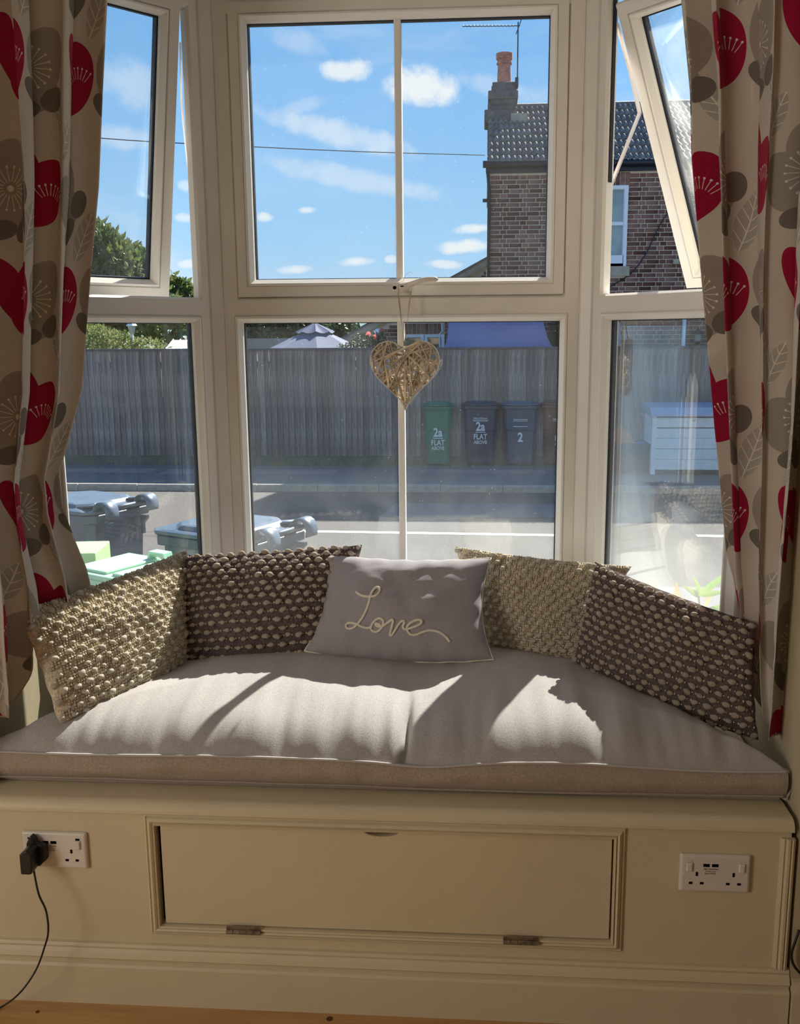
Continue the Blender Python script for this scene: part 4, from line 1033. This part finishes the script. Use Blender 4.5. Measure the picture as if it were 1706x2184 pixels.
a = aty(1104, 196, cy_ - .3); MB().box(a.x - .12, a.x + .18, cy_ - .36, cy_ - .2, aty(1100, 262, cy_ - .3).z, aty(1100, 243, cy_ - .3).z).build('lead_flashing', STONE, hs)
# aerial
A0, A1 = aty(1103, 190, cy_ - .33), aty(1105, 47, cy_ - .33)
an = empty('tv_aerial', (A0.x, A0.y, A0.z), label='thin television aerial on a mast clamped to the chimney', cat='aerial')
MB().tube([A0, A1], .013, 6).build('mast', GUT, an)
B0, B1 = aty(1109, 55, cy_ - .33), aty(986, 56, cy_ - .33)
MB().tube([B0, B1], .009, 5).build('boom', GUT, an)
em = MB()
for k in range(15):
    p = B1.lerp(B0, .02 + k * .062); em.tube([p + Vector((0, -.03, -.028)), p + Vector((0, .03, .028))], .0045, 4)
em.tube([B0 + Vector((-.07, 0, -.14)), B0 + Vector((.02, 0, .1))], .008, 4); em.build('elements', GUT, an)
MB().box(A0.x - .04, A0.x + .02, A0.y - .02, A0.y + .12, A0.z + .05, A0.z + .2).build('clamp', GUT, an)
# telephone wire
w0, w1 = aty(150, 289, 11.5), aty(1034, 331, HYW - .1)
wp = [w0 + (w0 - w1) * .6 + Vector((0, 0, .25)), w0, w0.lerp(w1, .33) - Vector((0, 0, .035)), w0.lerp(w1, .66) - Vector((0, 0, .035)), w1]
tag(MB().tube(cr_spline(wp, 10), .007, 5).build('telephone_wire', GUT), 'thin dark wire crossing the sky to the house', 'wire')

# extension with sloping roof, french doors
EY = 17.6
ex = empty('brick_extension', (-1.4, EY, GZ), label='low brick extension with white french doors left of the tall house', cat='building')
_v0, _v1 = aty(756, 720, EY), aty(980, 596, EY)
vt = lambda x: _v0.z - .06 + (x - _v0.x) * (_v1.z - _v0.z) / (_v1.x - _v0.x)
d0, d1, dz = aty(862, 712, EY).x, aty(948, 712, EY).x, aty(900, 713, EY).z
print('ext', brick_wall(ex, -3.6, .05, GZ, 3.4, EY, [(d0, GZ, d1, dz + .22)], [(740, 685, 1000, 750)], 60, 8, top=vt))
MB().prism([(-3.65, GZ), (.05, GZ), (.05, vt(.05)), (-3.65, vt(-3.65))], EY, EY + .25).build('mortar_wall', MORT, ex)
for i in range(int((d1 - d0) / .085)):
    MB().cbox(d0 + i * .085, d0 + i * .085 + .072, EY - .015, EY + .01, dz + .005, dz + .215, .004).build('soldier_brick', BRICK, ex)
m_ = (d0 + d1) / 2
for a, b in ((d0, m_ - .005), (m_ + .005, d1)): far_window(ex, a, b, GZ, dz, EY - .03, False, DGLASS, 'door_leaf')
MB().prism([(-3.9, vt(-3.9) + .02), (.07, vt(.07) + .02), (.07, vt(.07) + .16), (-3.9, vt(-3.9) + .16)], EY - .12, EY - .06).build('verge_board', STONE, ex)
MB().prism([(-3.95, vt(-3.95) + .16), (.08, vt(.08) + .16), (.08, vt(.08) + .2), (-3.95, vt(-3.95) + .2)], EY - .14, EY + 3).build('slate_roof', TILE, ex)
MB().tube([aty(942, 690, EY - .05), aty(944, 706, EY - .05), aty(938, 712, EY - .05), aty(938, 745, EY - .05)], .02, 6).build('white_waste_pipe', WPAINT, ex)
gp_ = aty(806, 708, 17.2)
lm_ = empty('globe_lamp', (gp_.x, 17.2, GZ), label='white globe lamp on a post beside the brick extension', cat='lamp')
MB().lathe([(.01, gp_.z - .07), (.06, gp_.z - .045), (.078, gp_.z), (.06, gp_.z + .045), (.01, gp_.z + .07)], (gp_.x, 17.2), 14).build('globe', WPAINT, lm_, smooth=True)
MB().tube([(gp_.x, 17.2, GZ), (gp_.x, 17.2, gp_.z - .06)], .02, 6).build('post', GUT, lm_)

# lavender sail
sl_ = empty('shade_sail', (.25, 14.7, 1.2), label='lavender cloth shade sail rising behind the fence in front of the house', cat='shade sail')
BLs, BRs, TRs, TLs = aty(938, 760, 14.5), aty(1190, 758, 14.5), aty(1150, 655, 14.85), aty(960, 655, 14.85)
def sail(i, j):
    l = BLs.lerp(TLs, j) + Vector((.10 * math.sin(math.pi * j) * (1 - j), 0, 0)); r = BRs.lerp(TRs, j) - Vector((.10 * math.sin(math.pi * j) * (1 - j), 0, 0))
    p = l.lerp(r, i); p.y += .12 * math.sin(math.pi * i) * math.sin(math.pi * j); return p
o = MB().grid(sail, 24, 12).build('sail_cloth', SAIL, sl_, smooth=True); q = o.modifiers.new('t', 'SOLIDIFY'); q.thickness = .004
MB().tube([TLs, TLs + Vector((-.1, .2, .35))], .006, 5).tube([TRs, TRs + Vector((.1, .2, .35))], .006, 5).build('rope', GUT, sl_)
for p in (BLs, BRs): MB().tube([(p.x, p.y, GZ - .02), p], .025, 6).build('sail_pole', GUT, sl_)

# parasol
pa = aty(679, 691, 15.95); RA = 1.4; DRP = .60
ps = empty('garden_parasol', (pa.x, 15.6, GZ), label='grey parasol with vented cap standing behind the fence', cat='parasol')
def canopy(n, R0, R1, z0, z1, sag=0):
    m = MB(); rings = 6; vs = []
    for k in range(rings + 1):
        t = k / rings
        for j in range(n * 6):
            a = 2 * math.pi * j / (n * 6) + .2; q = (j % 6) / 6; flat = math.cos(math.pi / n) / math.cos((q - .5) * 2 * math.pi / n)
            vs.append((pa.x + (R0 + (R1 - R0) * t) * flat * math.cos(a), 15.6 + (R0 + (R1 - R0) * t) * flat * math.sin(a), z0 + (z1 - z0) * t - sag * math.sin(math.pi * q) * t))
    N6 = n * 6
    return m.add(vs, [(k * N6 + j, k * N6 + (j + 1) % N6, (k + 1) * N6 + (j + 1) % N6, (k + 1) * N6 + j) for k in range(rings) for j in range(N6)])
canopy(8, .12, RA, pa.z - .1, pa.z - .1 - DRP, .02).build('canopy', PARA, ps)
canopy(8, .01, .36, pa.z + .02, pa.z - .14, .035).build('vent_cap', PARA, ps)
MB().tube([(pa.x, 15.6, GZ - .02), (pa.x, 15.6, pa.z)], .02, 8).build('pole', WPAINT, ps)
for j in range(8):
    a = 2 * math.pi * j / 8 + .2
    MB().tube([(pa.x, 15.6, pa.z - .12), (pa.x + RA * math.cos(a) * .97, 15.6 + RA * math.sin(a) * .97, pa.z - .12 - DRP)], .008, 4).build('rib', GUT, ps)
MB().lathe([(.28, GZ - .02), (.28, GZ + .06), (.05, GZ + .1)], (pa.x, 15.6), 16).build('base', STACK, ps)

# low grey wall, glasshouse, lantern, distant house
a, b = aty(520, 722, 17.5), aty(606, 722, 17.5)
tag(MB().box(a.x - .3, b.x + .1, 17.5, 17.7, GZ - .02, a.z).build('garden_wall', GREYW), 'grey rendered garden wall left of the parasol', 'wall')
gh = empty('glasshouse', (aty(400, 722, 17).x, 17.2, GZ), label='pale ribbed glasshouse roof beyond the fence at left', cat='greenhouse')
g0, g1 = aty(340, 745, 17), aty(470, 745, 17); gz0, gz1 = g0.z - .15, aty(400, 725, 17.6).z
o = MB().add([(g0.x, 17, gz0), (g1.x, 17, gz0), (g1.x, 17.9, gz1), (g0.x, 17.9, gz1), (g0.x, 17, gz0 - .03), (g1.x, 17, gz0 - .03), (g1.x, 17.9, gz1 - .03), (g0.x, 17.9, gz1 - .03)], [(0, 1, 2, 3), (4, 7, 6, 5), (0, 4, 5, 1), (1, 5, 6, 2), (2, 6, 7, 3), (3, 7, 4, 0)]).build('roof_panel', mat('pale_polycarbonate', (.50, .56, .54), .3, .5), gh)
for k in range(9):
    x = g0.x + (g1.x - g0.x) * k / 8; MB().tube([(x, 17, gz0 + .01), (x, 17.9, gz1 + .01)], .012, 4).build('rib', WPAINT, gh)
MB().box(g0.x, g1.x, 17.0, 17.9, GZ - .02, gz0 - .03).build('wall', GREYW, gh)
lp_ = aty(281, 700, 15.2)
gl_ = empty('garden_lantern', (lp_.x, 15.2, GZ), label='white post lantern among the shrubs behind the fence at left', cat='lantern')
MB().lathe([(.045, lp_.z - .10), (.075, lp_.z + .04)], (lp_.x, 15.2), 6).build('lantern_glass', WGLASS, gl_)
MB().lathe([(.105, lp_.z + .04), (.10, lp_.z + .055), (.02, lp_.z + .13), (.01, lp_.z + .17)], (lp_.x, 15.2), 6).build('lantern_roof', WPAINT, gl_)
MB().tube([(lp_.x, 15.2, GZ - .02), (lp_.x, 15.2, lp_.z - .1)], .022, 6).build('post', WPAINT, gl_)
dh = aty(398, 716, 60)
dd = empty('distant_house', (dh.x, 60, -1.5), label='tiny distant house roof with two chimneys below the hill at left', cat='house')
MB().box(dh.x - 2.2, dh.x + 2.2, 58, 63, -1.5, dh.z - 1.4).build('wall', BRICK, dd)
MB().extrude_x([(57.7, dh.z - 1.45), (60.5, dh.z - .1), (63.3, dh.z - 1.45)], dh.x - 2.4, dh.x + 2.4).build('roof', TILE, dd)
for s in (-.6, .7): MB().box(dh.x + s - .2, dh.x + s + .2, 60, 60.6, dh.z - .6, dh.z + .25).build('chimney', STONE, dd)
def hillf(i, j):
    x = -260 + 520 * i; y = 120 + 160 * j; return (x, y, -2 + (7 + 3.5 * nz(x * .02, y * .01, 3) + 1.5 * nz(x * .12, y * .1)) * math.sin(math.pi * min(1, j * 1.2) * .5) + 3 * max(0, -x / 260))
tag(MB().grid(hillf, 200, 14).build('hill', HILL, smooth=True), kind='structure')

# ================================================================ FOLIAGE
def leaves(blobs, n, size, seed, up=.3, fold=.25):
    g_ = np.random.default_rng(seed); tot = sum(b[3] * b[4] * b[5] for b in blobs); V = []
    for cx, cy, cz, a, b, c in blobs:
        k = int(n * a * b * c / tot) + 1
        d = g_.normal(size=(k, 3)); d /= np.linalg.norm(d, axis=1)[:, None]; rad = g_.uniform(.45, 1.0, (k, 1)) ** .5
        lump = 1 + .16 * np.sin(d[:, :1] * 5 + seed) * np.sin(d[:, 1:2] * 6) + .1 * np.sin(d[:, 2:] * 9 + d[:, :1] * 7)
        P = d * rad * lump * np.array([a, b, c]) + np.array([cx, cy, cz])
        l = g_.normal(size=(k, 3)) + d * .8 + np.array([0, 0, up]); l /= np.linalg.norm(l, axis=1)[:, None]
        s = np.cross(l, g_.normal(size=(k, 3))); s /= np.linalg.norm(s, axis=1)[:, None]; nn = np.cross(l, s)
        L = size * g_.uniform(.6, 1.25, (k, 1))
        V.append(np.stack([P, P + l * L * .5 + s * L * .22 + nn * L * .07, P + l * L, P + l * L * .5 - s * L * .22 + nn * L * .07], 1).reshape(-1, 3))
    V = np.concatenate(V); m = MB(); m.v = [tuple(v) for v in V]; q = len(V) // 4
    m.f = [f for i in range(q) for f in ((4 * i, 4 * i + 1, 4 * i + 2), (4 * i, 4 * i + 2, 4 * i + 3))]; return m
def tree(name, label, cat, blobs, n, size, m, seed, base=GZ, group=None):
    bx_, by_ = blobs[0][0], blobs[0][1]
    t = empty(name, (bx_, by_, base), label=label, cat=cat, group=group)
    o = leaves(blobs, n, size, seed).build('foliage', m, t, kind='stuff', smooth=False)
    tm = MB(); tm.tube([(bx_, by_, base - .02), (bx_ + .05, by_, blobs[0][2] * .5 + base * .5), (bx_, by_, blobs[0][2])], [.09, .07, .03], 7)
    for b in blobs: tm.tube([(bx_, by_, (blobs[0][2] + base) / 2), (b[0], b[1], b[2])], [.05, .015], 5)
    tm.build('trunk', BARK, t, smooth=True); return t
def pxb(px, py, Y, rpx, rz=None):
    p = aty(px, py, Y); k = (Y + 1.84) / 2000; return (p.x, Y, p.z, rpx * k, rpx * k * .8, (rz or rpx) * k)
tree('evergreen_tree', 'glossy evergreen tree rising above the left window transom', 'tree', [pxb(225, 610, 19, 105, 115), pxb(205, 545, 19, 55, 70), pxb(285, 590, 19, 45, 60), pxb(300, 650, 19, 75, 50)], 7500, .20, LEAFA, 4)
tree('evergreen_tree', 'smaller evergreen seen through the gap of the open left window', 'tree', [pxb(375, 640, 20, 42, 45), pxb(395, 615, 20, 18, 18), pxb(350, 700, 20, 50, 30)], 2200, .18, LEAFA, 9)
tree('hedge_shrub', 'yellow-green shrub spilling above the fence at left', 'shrub', [pxb(230, 745, 15.2, 75, 42), pxb(180, 735, 15.4, 60, 50), pxb(315, 745, 15.3, 45, 22), pxb(120, 740, 15.4, 60, 50)], 9000, .075, LEAFB, 5)
tree('dark_tree', 'dark leafy trees in the distance behind the grey wall', 'tree', [pxb(560, 712, 24, 75, 45), pxb(650, 720, 24, 70, 45), pxb(735, 735, 24, 50, 45), pxb(480, 712, 24, 60, 40)], 7000, .26, LEAFC, 6)
tree('dark_tree', 'dark shrub right of the lavender sail beside the house wall', 'shrub', [pxb(1188, 725, 14.9, 16, 40), pxb(1205, 740, 14.9, 22, 30)], 900, .09, LEAFC, 16)
rt = tree('rose_bush', 'loose rose bush with pink blooms right of the parasol', 'shrub', [pxb(775, 735, 14.35, 28, 22), pxb(745, 745, 14.35, 26, 14), pxb(812, 728, 14.35, 16, 22)], 900, .06, LEAFC, 7)
tree('climbing_shrub', 'small leafy shrub top showing behind the wicker heart', 'shrub', [pxb(868, 738, 14.6, 14, 12), pxb(850, 745, 14.6, 20, 10)], 260, .06, LEAFB, 17)
for px, py in ((815, 705), (800, 718), (786, 712)):
    p = aty(px, py, 14.4); q = MB()
    for k in range(7):
        a = k * .9; q.add([p, p + Vector((.04 * math.cos(a), -.02, .04 * math.sin(a))), p + Vector((.05 * math.cos(a + .5), .0, .05 * math.sin(a + .5))), p + Vector((.04 * math.cos(a + .9), -.02, .04 * math.sin(a + .9)))], [(0, 1, 2, 3)])
    q.build('rose', ROSE, rt)

# ================================================================ WHEELIE BINS
def bin_(label, loc, rz, W, Dp, H, body, lid, group, near=False):
    r = empty('wheelie_bin', loc, rz, label=label, cat='wheelie bin', group=group)
    w, d = W / 2, Dp / 2
    def sect(k, z, c=.05, x=1, y=1, yo=0): a, b = w * k * x, d * k * y; return [(-a + c, -b + yo, z), (a - c, -b + yo, z), (a, -b + c + yo, z), (a, b - c + yo, z), (a - c, b + yo, z), (-a + c, b + yo, z), (-a, b - c + yo, z), (-a, -b + c + yo, z)]
    def stackm(ss_):
        m = MB(); vs = [v for s in ss_ for v in s]
        return m.add(vs, [tuple(range(7, -1, -1)), tuple(range((len(ss_) - 1) * 8, len(ss_) * 8))] + [(k * 8 + i, k * 8 + (i + 1) % 8, k * 8 + 8 + (i + 1) % 8, k * 8 + 8 + i) for k in range(len(ss_) - 1) for i in range(8)])
    stackm([sect(.74, .03), sect(.76, .06), sect(.80, H * .3), sect(.83, H * .55, yo=0), sect(.855, H * .555), sect(.90, H * .87), sect(.90, H * .90)]).build('body', body, r, world=False, bevel=.006)
    stackm([sect(.98, H * .885, .06), sect(1.0, H * .89, .06), sect(1.0, H * .935, .06), sect(.98, H * .94, .06)]).build('rim', body, r, world=False, bevel=.005)
    zl = H * .943
    stackm([sect(1.01, zl, .06, yo=-.01), sect(1.015, zl + .022, .06, yo=-.01), sect(.93, zl + .030, .08, yo=-.01), sect(.84, zl + .034, .09, y=.92), sect(.80, zl + .056, .09, y=.88), sect(.72, zl + .062, .1, y=.85)]).build('lid', lid, r, world=False, bevel=.006)
    MB().box(-w * .55, w * .55, -d * 1.03 - .02, -d * .97, zl - .005, zl + .02).build('lid_grip', lid, r, world=False, bevel=.008)
    # hinge hoods and handle bar at the back
    for s in (-1, 1):
        vs = []; K = 8
        for k in range(K + 1):
            a = math.pi * 1.15 * k / K; y = d * .93 + .055 - .065 * math.cos(a); z = zl + .01 + .075 * math.sin(a)
            for xx in (s * w * .62 - .055, s * w * .62 + .055): vs.append((xx, y, z))
        m = MB().add(vs, [(2 * k, 2 * k + 1, 2 * k + 3, 2 * k + 2) for k in range(K)])
        m.add([(s * w * .62 - .055, d * .35, zl + .03), (s * w * .62 + .055, d * .35, zl + .03)] + [(s * w * .62 - .055, d * .93 - .01, zl + .06), (s * w * .62 + .055, d * .93 - .01, zl + .06)], [(0, 1, 3, 2)])
        o = m.build('hinge_hood', lid, r, world=False, smooth=True); q = o.modifiers.new('t', 'SOLIDIFY'); q.thickness = .008
        MB().prism([(0, 0), (.06, 0), (.06, -.02), (.02, -.06), (.02, -.13), (.0, -.13)], -.012, .012, Matrix.Translation((s * w * .55, d * 1.0, H * .89)) @ Matrix.Rotation(R(90), 4, 'Z')).build('handle_bracket', body, r, world=False)
        MB().prism([(.10 * math.cos(t), .10 + .10 * math.sin(t)) for t in np.linspace(0, 6.283, 19)[:-1]], -.025, .025, Matrix.Translation((s * w * .80, d * .72, 0)) @ Matrix.Rotation(R(90), 4, 'Z')).build('wheel', BLACK, r, world=False)
    MB().tube([(-w * .7, d * .93 + .055, zl + .03), (w * .7, d * .93 + .055, zl + .03)], .016, 8).build('handle_bar', body, r, world=False, smooth=True)
    MB().tube([(-w * .78, d * .72, .10), (w * .78, d * .72, .10)], .012, 6).build('axle', STEEL, r, world=False)
    return r
def bin_text(r, W, Dp, H, lines):
    for body, size, x, z, bold in lines:
        k = interp(z / H, [.03, .3, .55, .555, .87], [.74, .80, .83, .855, .90])
        y = -Dp / 2 * k - .014
        text_obj('lettering', body, size, Matrix.Translation((x, y, z)) @ Matrix.Rotation(R(90), 4, 'X') @ Matrix.Rotation(R(3) * 0, 4, 'X'), r, PRINT, bold, .82, .002)
def bar_(r, x0, x1, z, h_, Dp, H):
    k = interp(z / H, [.03, .3, .55, .555, .87], [.74, .80, .83, .855, .90])
    y = -Dp / 2 * k - .014; MB().box(x0, x1, y, y + .004, z, z + h_).build('printed_rule', PRINT, r, world=False)
gb = 'wheelie bins against the fence'
def far_bin(label, px0, px1, Dp, body, lid, H=1.07, yb=994):
    p0, p1 = atz(px0, yb, GZ + .02), atz(px1, yb, GZ + .02); W = (p1.x - p0.x); yc = (p0.y + p1.y) / 2 + Dp / 2 * .78
    return bin_(label, ((p0.x + p1.x) / 2, yc, GZ + .0195), 0, W * 1.0, Dp, H, body, lid, gb), W
LG = lambda zz: [('Reigate & Banstead', .036, 0, zz + .035, .0006)]
b1, W1 = far_bin('green wheelie bin marked 2a FLAT ABOVE, leftmost against the fence', 902, 966, .55, BING, BING)
bin_text(b1, W1, .55, 1.07, [('2a', .20, 0, .50, .005), ('FLAT', .125, 0, .355, .002), ('ABOVE', .085, 0, .275, .001)]); bar_(b1, -.085, .085, .465, .012, .55, 1.07)
b2, W2 = far_bin('dark charcoal wheelie bin marked 2a FLAT ABOVE, second against the fence', 984, 1064, .66, BINB, BINB, 1.08)
bin_text(b2, W2, .66, 1.08, [('2a', .20, 0, .60, .005), ('FLAT', .125, 0, .455, .002), ('ABOVE', .085, 0, .375, .001)] + LG(.76)); bar_(b2, -.085, .085, .565, .012, .66, 1.08); bar_(b2, -.13, .13, .775, .006, .66, 1.08); bar_(b2, -.12, .12, .755, .010, .66, 1.08)
b3, W3 = far_bin('slate-blue wheelie bin marked with a single 2, third against the fence', 1068, 1149, .66, BINC, BINN, 1.08)
bin_text(b3, W3, .66, 1.08, [('2', .21, 0, .415, .006)] + LG(.735)); bar_(b3, -.12, .12, .75, .006, .66, 1.08); bar_(b3, -.12, .12, .66, .010, .66, 1.08)
b4, W4 = far_bin('brown wheelie bin, rightmost against the fence, half hidden by the window frame', 1152, 1232, .66, BINR, BINR, 1.09)
bin_text(b4, W4, .66, 1.09, [('2a', .20, .03, .57, .005), ('FLAT', .125, .03, .425, .002), ('ABOVE', .085, .03, .345, .001)] + LG(.74)); bar_(b4, -.055, .115, .535, .012, .66, 1.09); bar_(b4, -.12, .12, .755, .006, .66, 1.09)
gn = 'wheelie bins in the front garden'
cN = atz(330, 1075, .36); bin_('large slate wheelie bin outside the left window, beside the left curtain', (cN.x - .458, cN.y - .106, GZ), R(-115), .58, .74, 1.09, BINB, BINC, gn, True)
cN = atz(662, 1128, .36); bin_('slate wheelie bin outside, half hidden behind the left window post', (cN.x - .458, cN.y - .106, GZ), R(-115), .58, .74, 1.09, BINB, BINC, gn, True)
# recycling boxes stacked below the left window
bxp = aty(292, 1205, 2.7); n_b = 3; hb = (bxp.z - GZ) / n_b
for k in range(n_b):
    lab = ('pale green lidded recycling box, top of the stack outside the left window', 'pale green recycling box in the middle of the stack outside the left window', 'pale green recycling box at the bottom of the stack outside the left window')[n_b - 1 - k]
    r = empty('recycling_box', (bxp.x, bxp.y, GZ + k * hb), R(-28), label=lab, cat='recycling box', group='recycling boxes outside the left window')
    w, d, h_ = .29, .21, hb - .045
    MB().add([(-w * .82, -d * .82, 0), (w * .82, -d * .82, 0), (w * .82, d * .82, 0), (-w * .82, d * .82, 0), (-w * .96, -d * .96, h_), (w * .96, -d * .96, h_), (w * .96, d * .96, h_), (-w * .96, d * .96, h_)], [(3, 2, 1, 0), (4, 5, 6, 7), (0, 1, 5, 4), (1, 2, 6, 5), (2, 3, 7, 6), (3, 0, 4, 7)]).build('body', LGREEN, r, world=False, bevel=.01)
    MB().box(-w, w, -d, d, h_, h_ + .03).build('lid', LGREEN, r, world=False, bevel=.01)
    if k == n_b - 1:
        MB().box(-w * .9, -.02, -d * .85, d * .85, h_ + .028, h_ + .045).box(.02, w * .9, -d * .85, d * .85, h_ + .028, h_ + .045).build('lid_panels', LGREEN, r, world=False, bevel=.008)
        hd = empty('lid_handle', (0, 0, 0)); hd.parent = r
        MB().prism([(-.07, h_ + .03), (-.055, h_ + .085), (.055, h_ + .085), (.07, h_ + .03), (.05, h_ + .03), (.042, h_ + .070), (-.042, h_ + .070), (-.05, h_ + .03)], d * .6, d * .9).build('grip', LGREEN, hd, world=False, bevel=.003)
lp = aty(160, 1172, 3.0)
r = empty('food_waste_bin', (lp.x - .06, 3.05, GZ), R(8), label='lime green bin corner showing at the edge of the left curtain outside', cat='bin')
hh = lp.z - GZ
MB().add([(-.13, -.11, 0), (.13, -.11, 0), (.13, .11, 0), (-.13, .11, 0), (-.17, -.14, hh - .1), (.17, -.14, hh - .1), (.17, .14, hh - .1), (-.17, .14, hh - .1)], [(3, 2, 1, 0), (4, 5, 6, 7), (0, 1, 5, 4), (1, 2, 6, 5), (2, 3, 7, 6), (3, 0, 4, 7)]).build('body', LGREEN, r, world=False, bevel=.01)
MB().box(-.185, .185, -.155, .155, hh - .1, hh).build('lid', LIME, r, world=False, bevel=.006)

# ================================================================ CHEST, CRATE, BOARD by the fence
x0, x1 = aty(1391, 900, 12.9).x, aty(1391, 900, 12.9).x + 1.45; zt = aty(1450, 872, 13.0).z
cb = empty('storage_chest', ((x0 + x1) / 2, 13.2, GZ + .02), label='flaking white wooden chest with grey sloping lid against the fence at right', cat='chest')
zf = aty(1450, 888, 12.9).z; nb = 5; hz_ = (zf - GZ - .10) / nb
MB().box(x0 + .03, x1 - .03, 12.93, 13.6, GZ + .02, zf).build('carcass', CHIPD, cb)
for k in range(nb): MB().cbox(x0 + .06, x1 - .06, 12.9 + rnd.uniform(-.004, .004), 12.94, GZ + .09 + k * hz_ + .003, GZ + .09 + (k + 1) * hz_ - rnd.choice((.0, .001, .004, .012)), .003).build('plank', CHIP, cb)
MB().box(x0, x0 + .065, 12.885, 13.6, GZ + .02, zf + .01).box(x1 - .065, x1, 12.885, 13.6, GZ + .02, zf + .01).build('corner_post', CHIP, cb)
MB().extrude_x([(12.84, zf), (12.84, zf + .03), (12.98, zt + .02), (13.66, zt + .06), (13.66, zf + .02)], x0 - .03, x1 + .03).build('lid', mat('grey_painted_lid', (.40, .42, .50), .5), cb)
hk = aty(1480, 895, 12.88); MB().tube([(hk.x - .02, 12.885, hk.z), (hk.x, 12.87, hk.z - .03), (hk.x + .02, 12.885, hk.z)], .006, 5).build('hasp', STEEL, cb)
c0, c1 = aty(1318, 960, 13.0).x, aty(1386, 960, 13.0).x; ct_ = aty(1350, 947, 13.0).z
cz = empty('storage_crate', ((c0 + c1) / 2, 13.25, GZ + .02), label='dark open crate with dark red end beside the white chest', cat='crate')
MB().box(c0, c1, 13.0, 13.02, GZ + .02, ct_).box(c0, c1, 13.48, 13.5, GZ + .02, ct_).box(c1 - .02, c1, 13.0, 13.5, GZ + .02, ct_).box(c0, c1, 13.0, 13.5, GZ + .02, GZ + .04).build('body', CRATE, cz, bevel=.004)
MB().box(c0 - .07, c0 + .0, 13.0, 13.5, GZ + .02, ct_ - .04).build('end_panel', REDP, cz, bevel=.006)
MB().box(c0 + .0, c1 + .01, 12.985, 13.0, ct_ - .04, ct_ + .005).build('rim', CRATE, cz)
for k in range(3): MB().box(c0 + .18, c1 - .14, 12.994, 13.0, ct_ - .17 - k * .03, ct_ - .155 - k * .03).build('embossed_rib', CRATE, cz)
bp = [aty(x, y, 13.2) for x, y in ((1302, 928), (1322, 906), (1360, 948), (1318, 956))]
tag(MB().add([p for p in bp] + [p + Vector((.01, .03, 0)) for p in bp], [(0, 1, 2, 3), (7, 6, 5, 4)] + [(i, 4 + i, 4 + (i + 1) % 4, (i + 1) % 4) for i in range(4)]).build('orange_board', ORG), 'tilted orange board sticking out of the dark crate', 'board')
bq = aty(1366, 944, 13.2)
tag(MB().lathe([(.07, ct_ - .25), (.085, bq.z - .02), (.09, bq.z), (.05, bq.z + .015)], (bq.x, 13.2), 12).build('blue_tub', BLUE, smooth=True), 'small blue tub inside the dark crate', 'tub')

# ================================================================ PLANT outside the right window
pb = Vector((.88, 1.75, GZ))
pl = empty('leafy_plant', pb, label='leafy plant with yellowing leaves outside the lower right window', cat='plant')
def leaf_mesh(a, b, wd, bend, m, nm='leaf'):
    a, b = Vector(a), Vector(b); d = b - a; L_ = d.length; t = d.normalized(); s = t.cross(Vector((0, -1, .35))).normalized(); up = s.cross(t)
    K = 8; vs = []
    for k in range(K + 1):
        q = k / K; w_ = wd * math.sin(math.pi * min(q * 1.02, 1) ** .85) + .0006; p = a + d * q + up * (bend * math.sin(math.pi * q)); vs += [p - s * w_ + up * w_ * .35, p, p + s * w_ + up * w_ * .35]
    mb = MB().add(vs, [(3 * k + i, 3 * k + i + 1, 3 * k + 4 + i, 3 * k + 3 + i) for k in range(K) for i in (0, 1)])
    return mb.build(nm, m, pl, smooth=True)
P_ = lambda x, y, Y=1.45: aty(x, y, Y)
for (ax, ay), (bx_, by_), wd, m, Y in (
    ((1490, 1268), (1560, 1216), .016, LEAFD, 1.40), ((1490, 1270), (1548, 1262), .014, LEAFD, 1.45), ((1492, 1272), (1478, 1228), .012, LEAFD, 1.5), ((1492, 1274), (1455, 1250), .014, LEAFD, 1.48),
    ((1410, 1275), (1375, 1232), .016, LEAFY, 1.4), ((1440, 1290), (1442, 1240), .018, LEAFY, 1.45), ((1442, 1292), (1412, 1262), .014, LEAFY, 1.43), ((1500, 1300), (1520, 1245), .013, LEAFY, 1.5),
    ((1500, 1305), (1556, 1290), .015, LEAFD, 1.4), ((1502, 1306), (1540, 1335), .014, LEAFD, 1.38), ((1500, 1310), (1470, 1290), .014, LEAFY, 1.42), ((1530, 1320), (1572, 1300), .013, LEAFD, 1.45),
    ((1470, 1300), (1430, 1285), .013, LEAFD, 1.5), ((1540, 1330), (1590, 1345), .014, LEAFD, 1.4), ((1480, 1310), (1450, 1312), .015, LEAFY, 1.45), ((1530, 1300), (1575, 1268), .012, LEAFD, 1.55),
    ((1425, 1300), (1395, 1285), .014, LEAFD, 1.5), ((1560, 1340), (1600, 1310), .014, LEAFD, 1.5), ((1510, 1330), (1485, 1345), .015, LEAFD, 1.45), ((1455, 1320), (1425, 1325), .015, LEAFY, 1.5)):
    leaf_mesh(P_(ax, ay, Y), P_(bx_, by_, Y - .02), wd * .72, .012, m)
for (ax, ay) in ((1490, 1270), (1410, 1275), (1442, 1290), (1500, 1305), (1540, 1330), (1470, 1300)):
    q = P_(ax, ay, 1.45); MB().tube(cr_spline([pb, pb.lerp(q, .6) + Vector((.03, 0, 0)), q], 5), .004, 5).build('stem', LEAFB, pl, smooth=True)
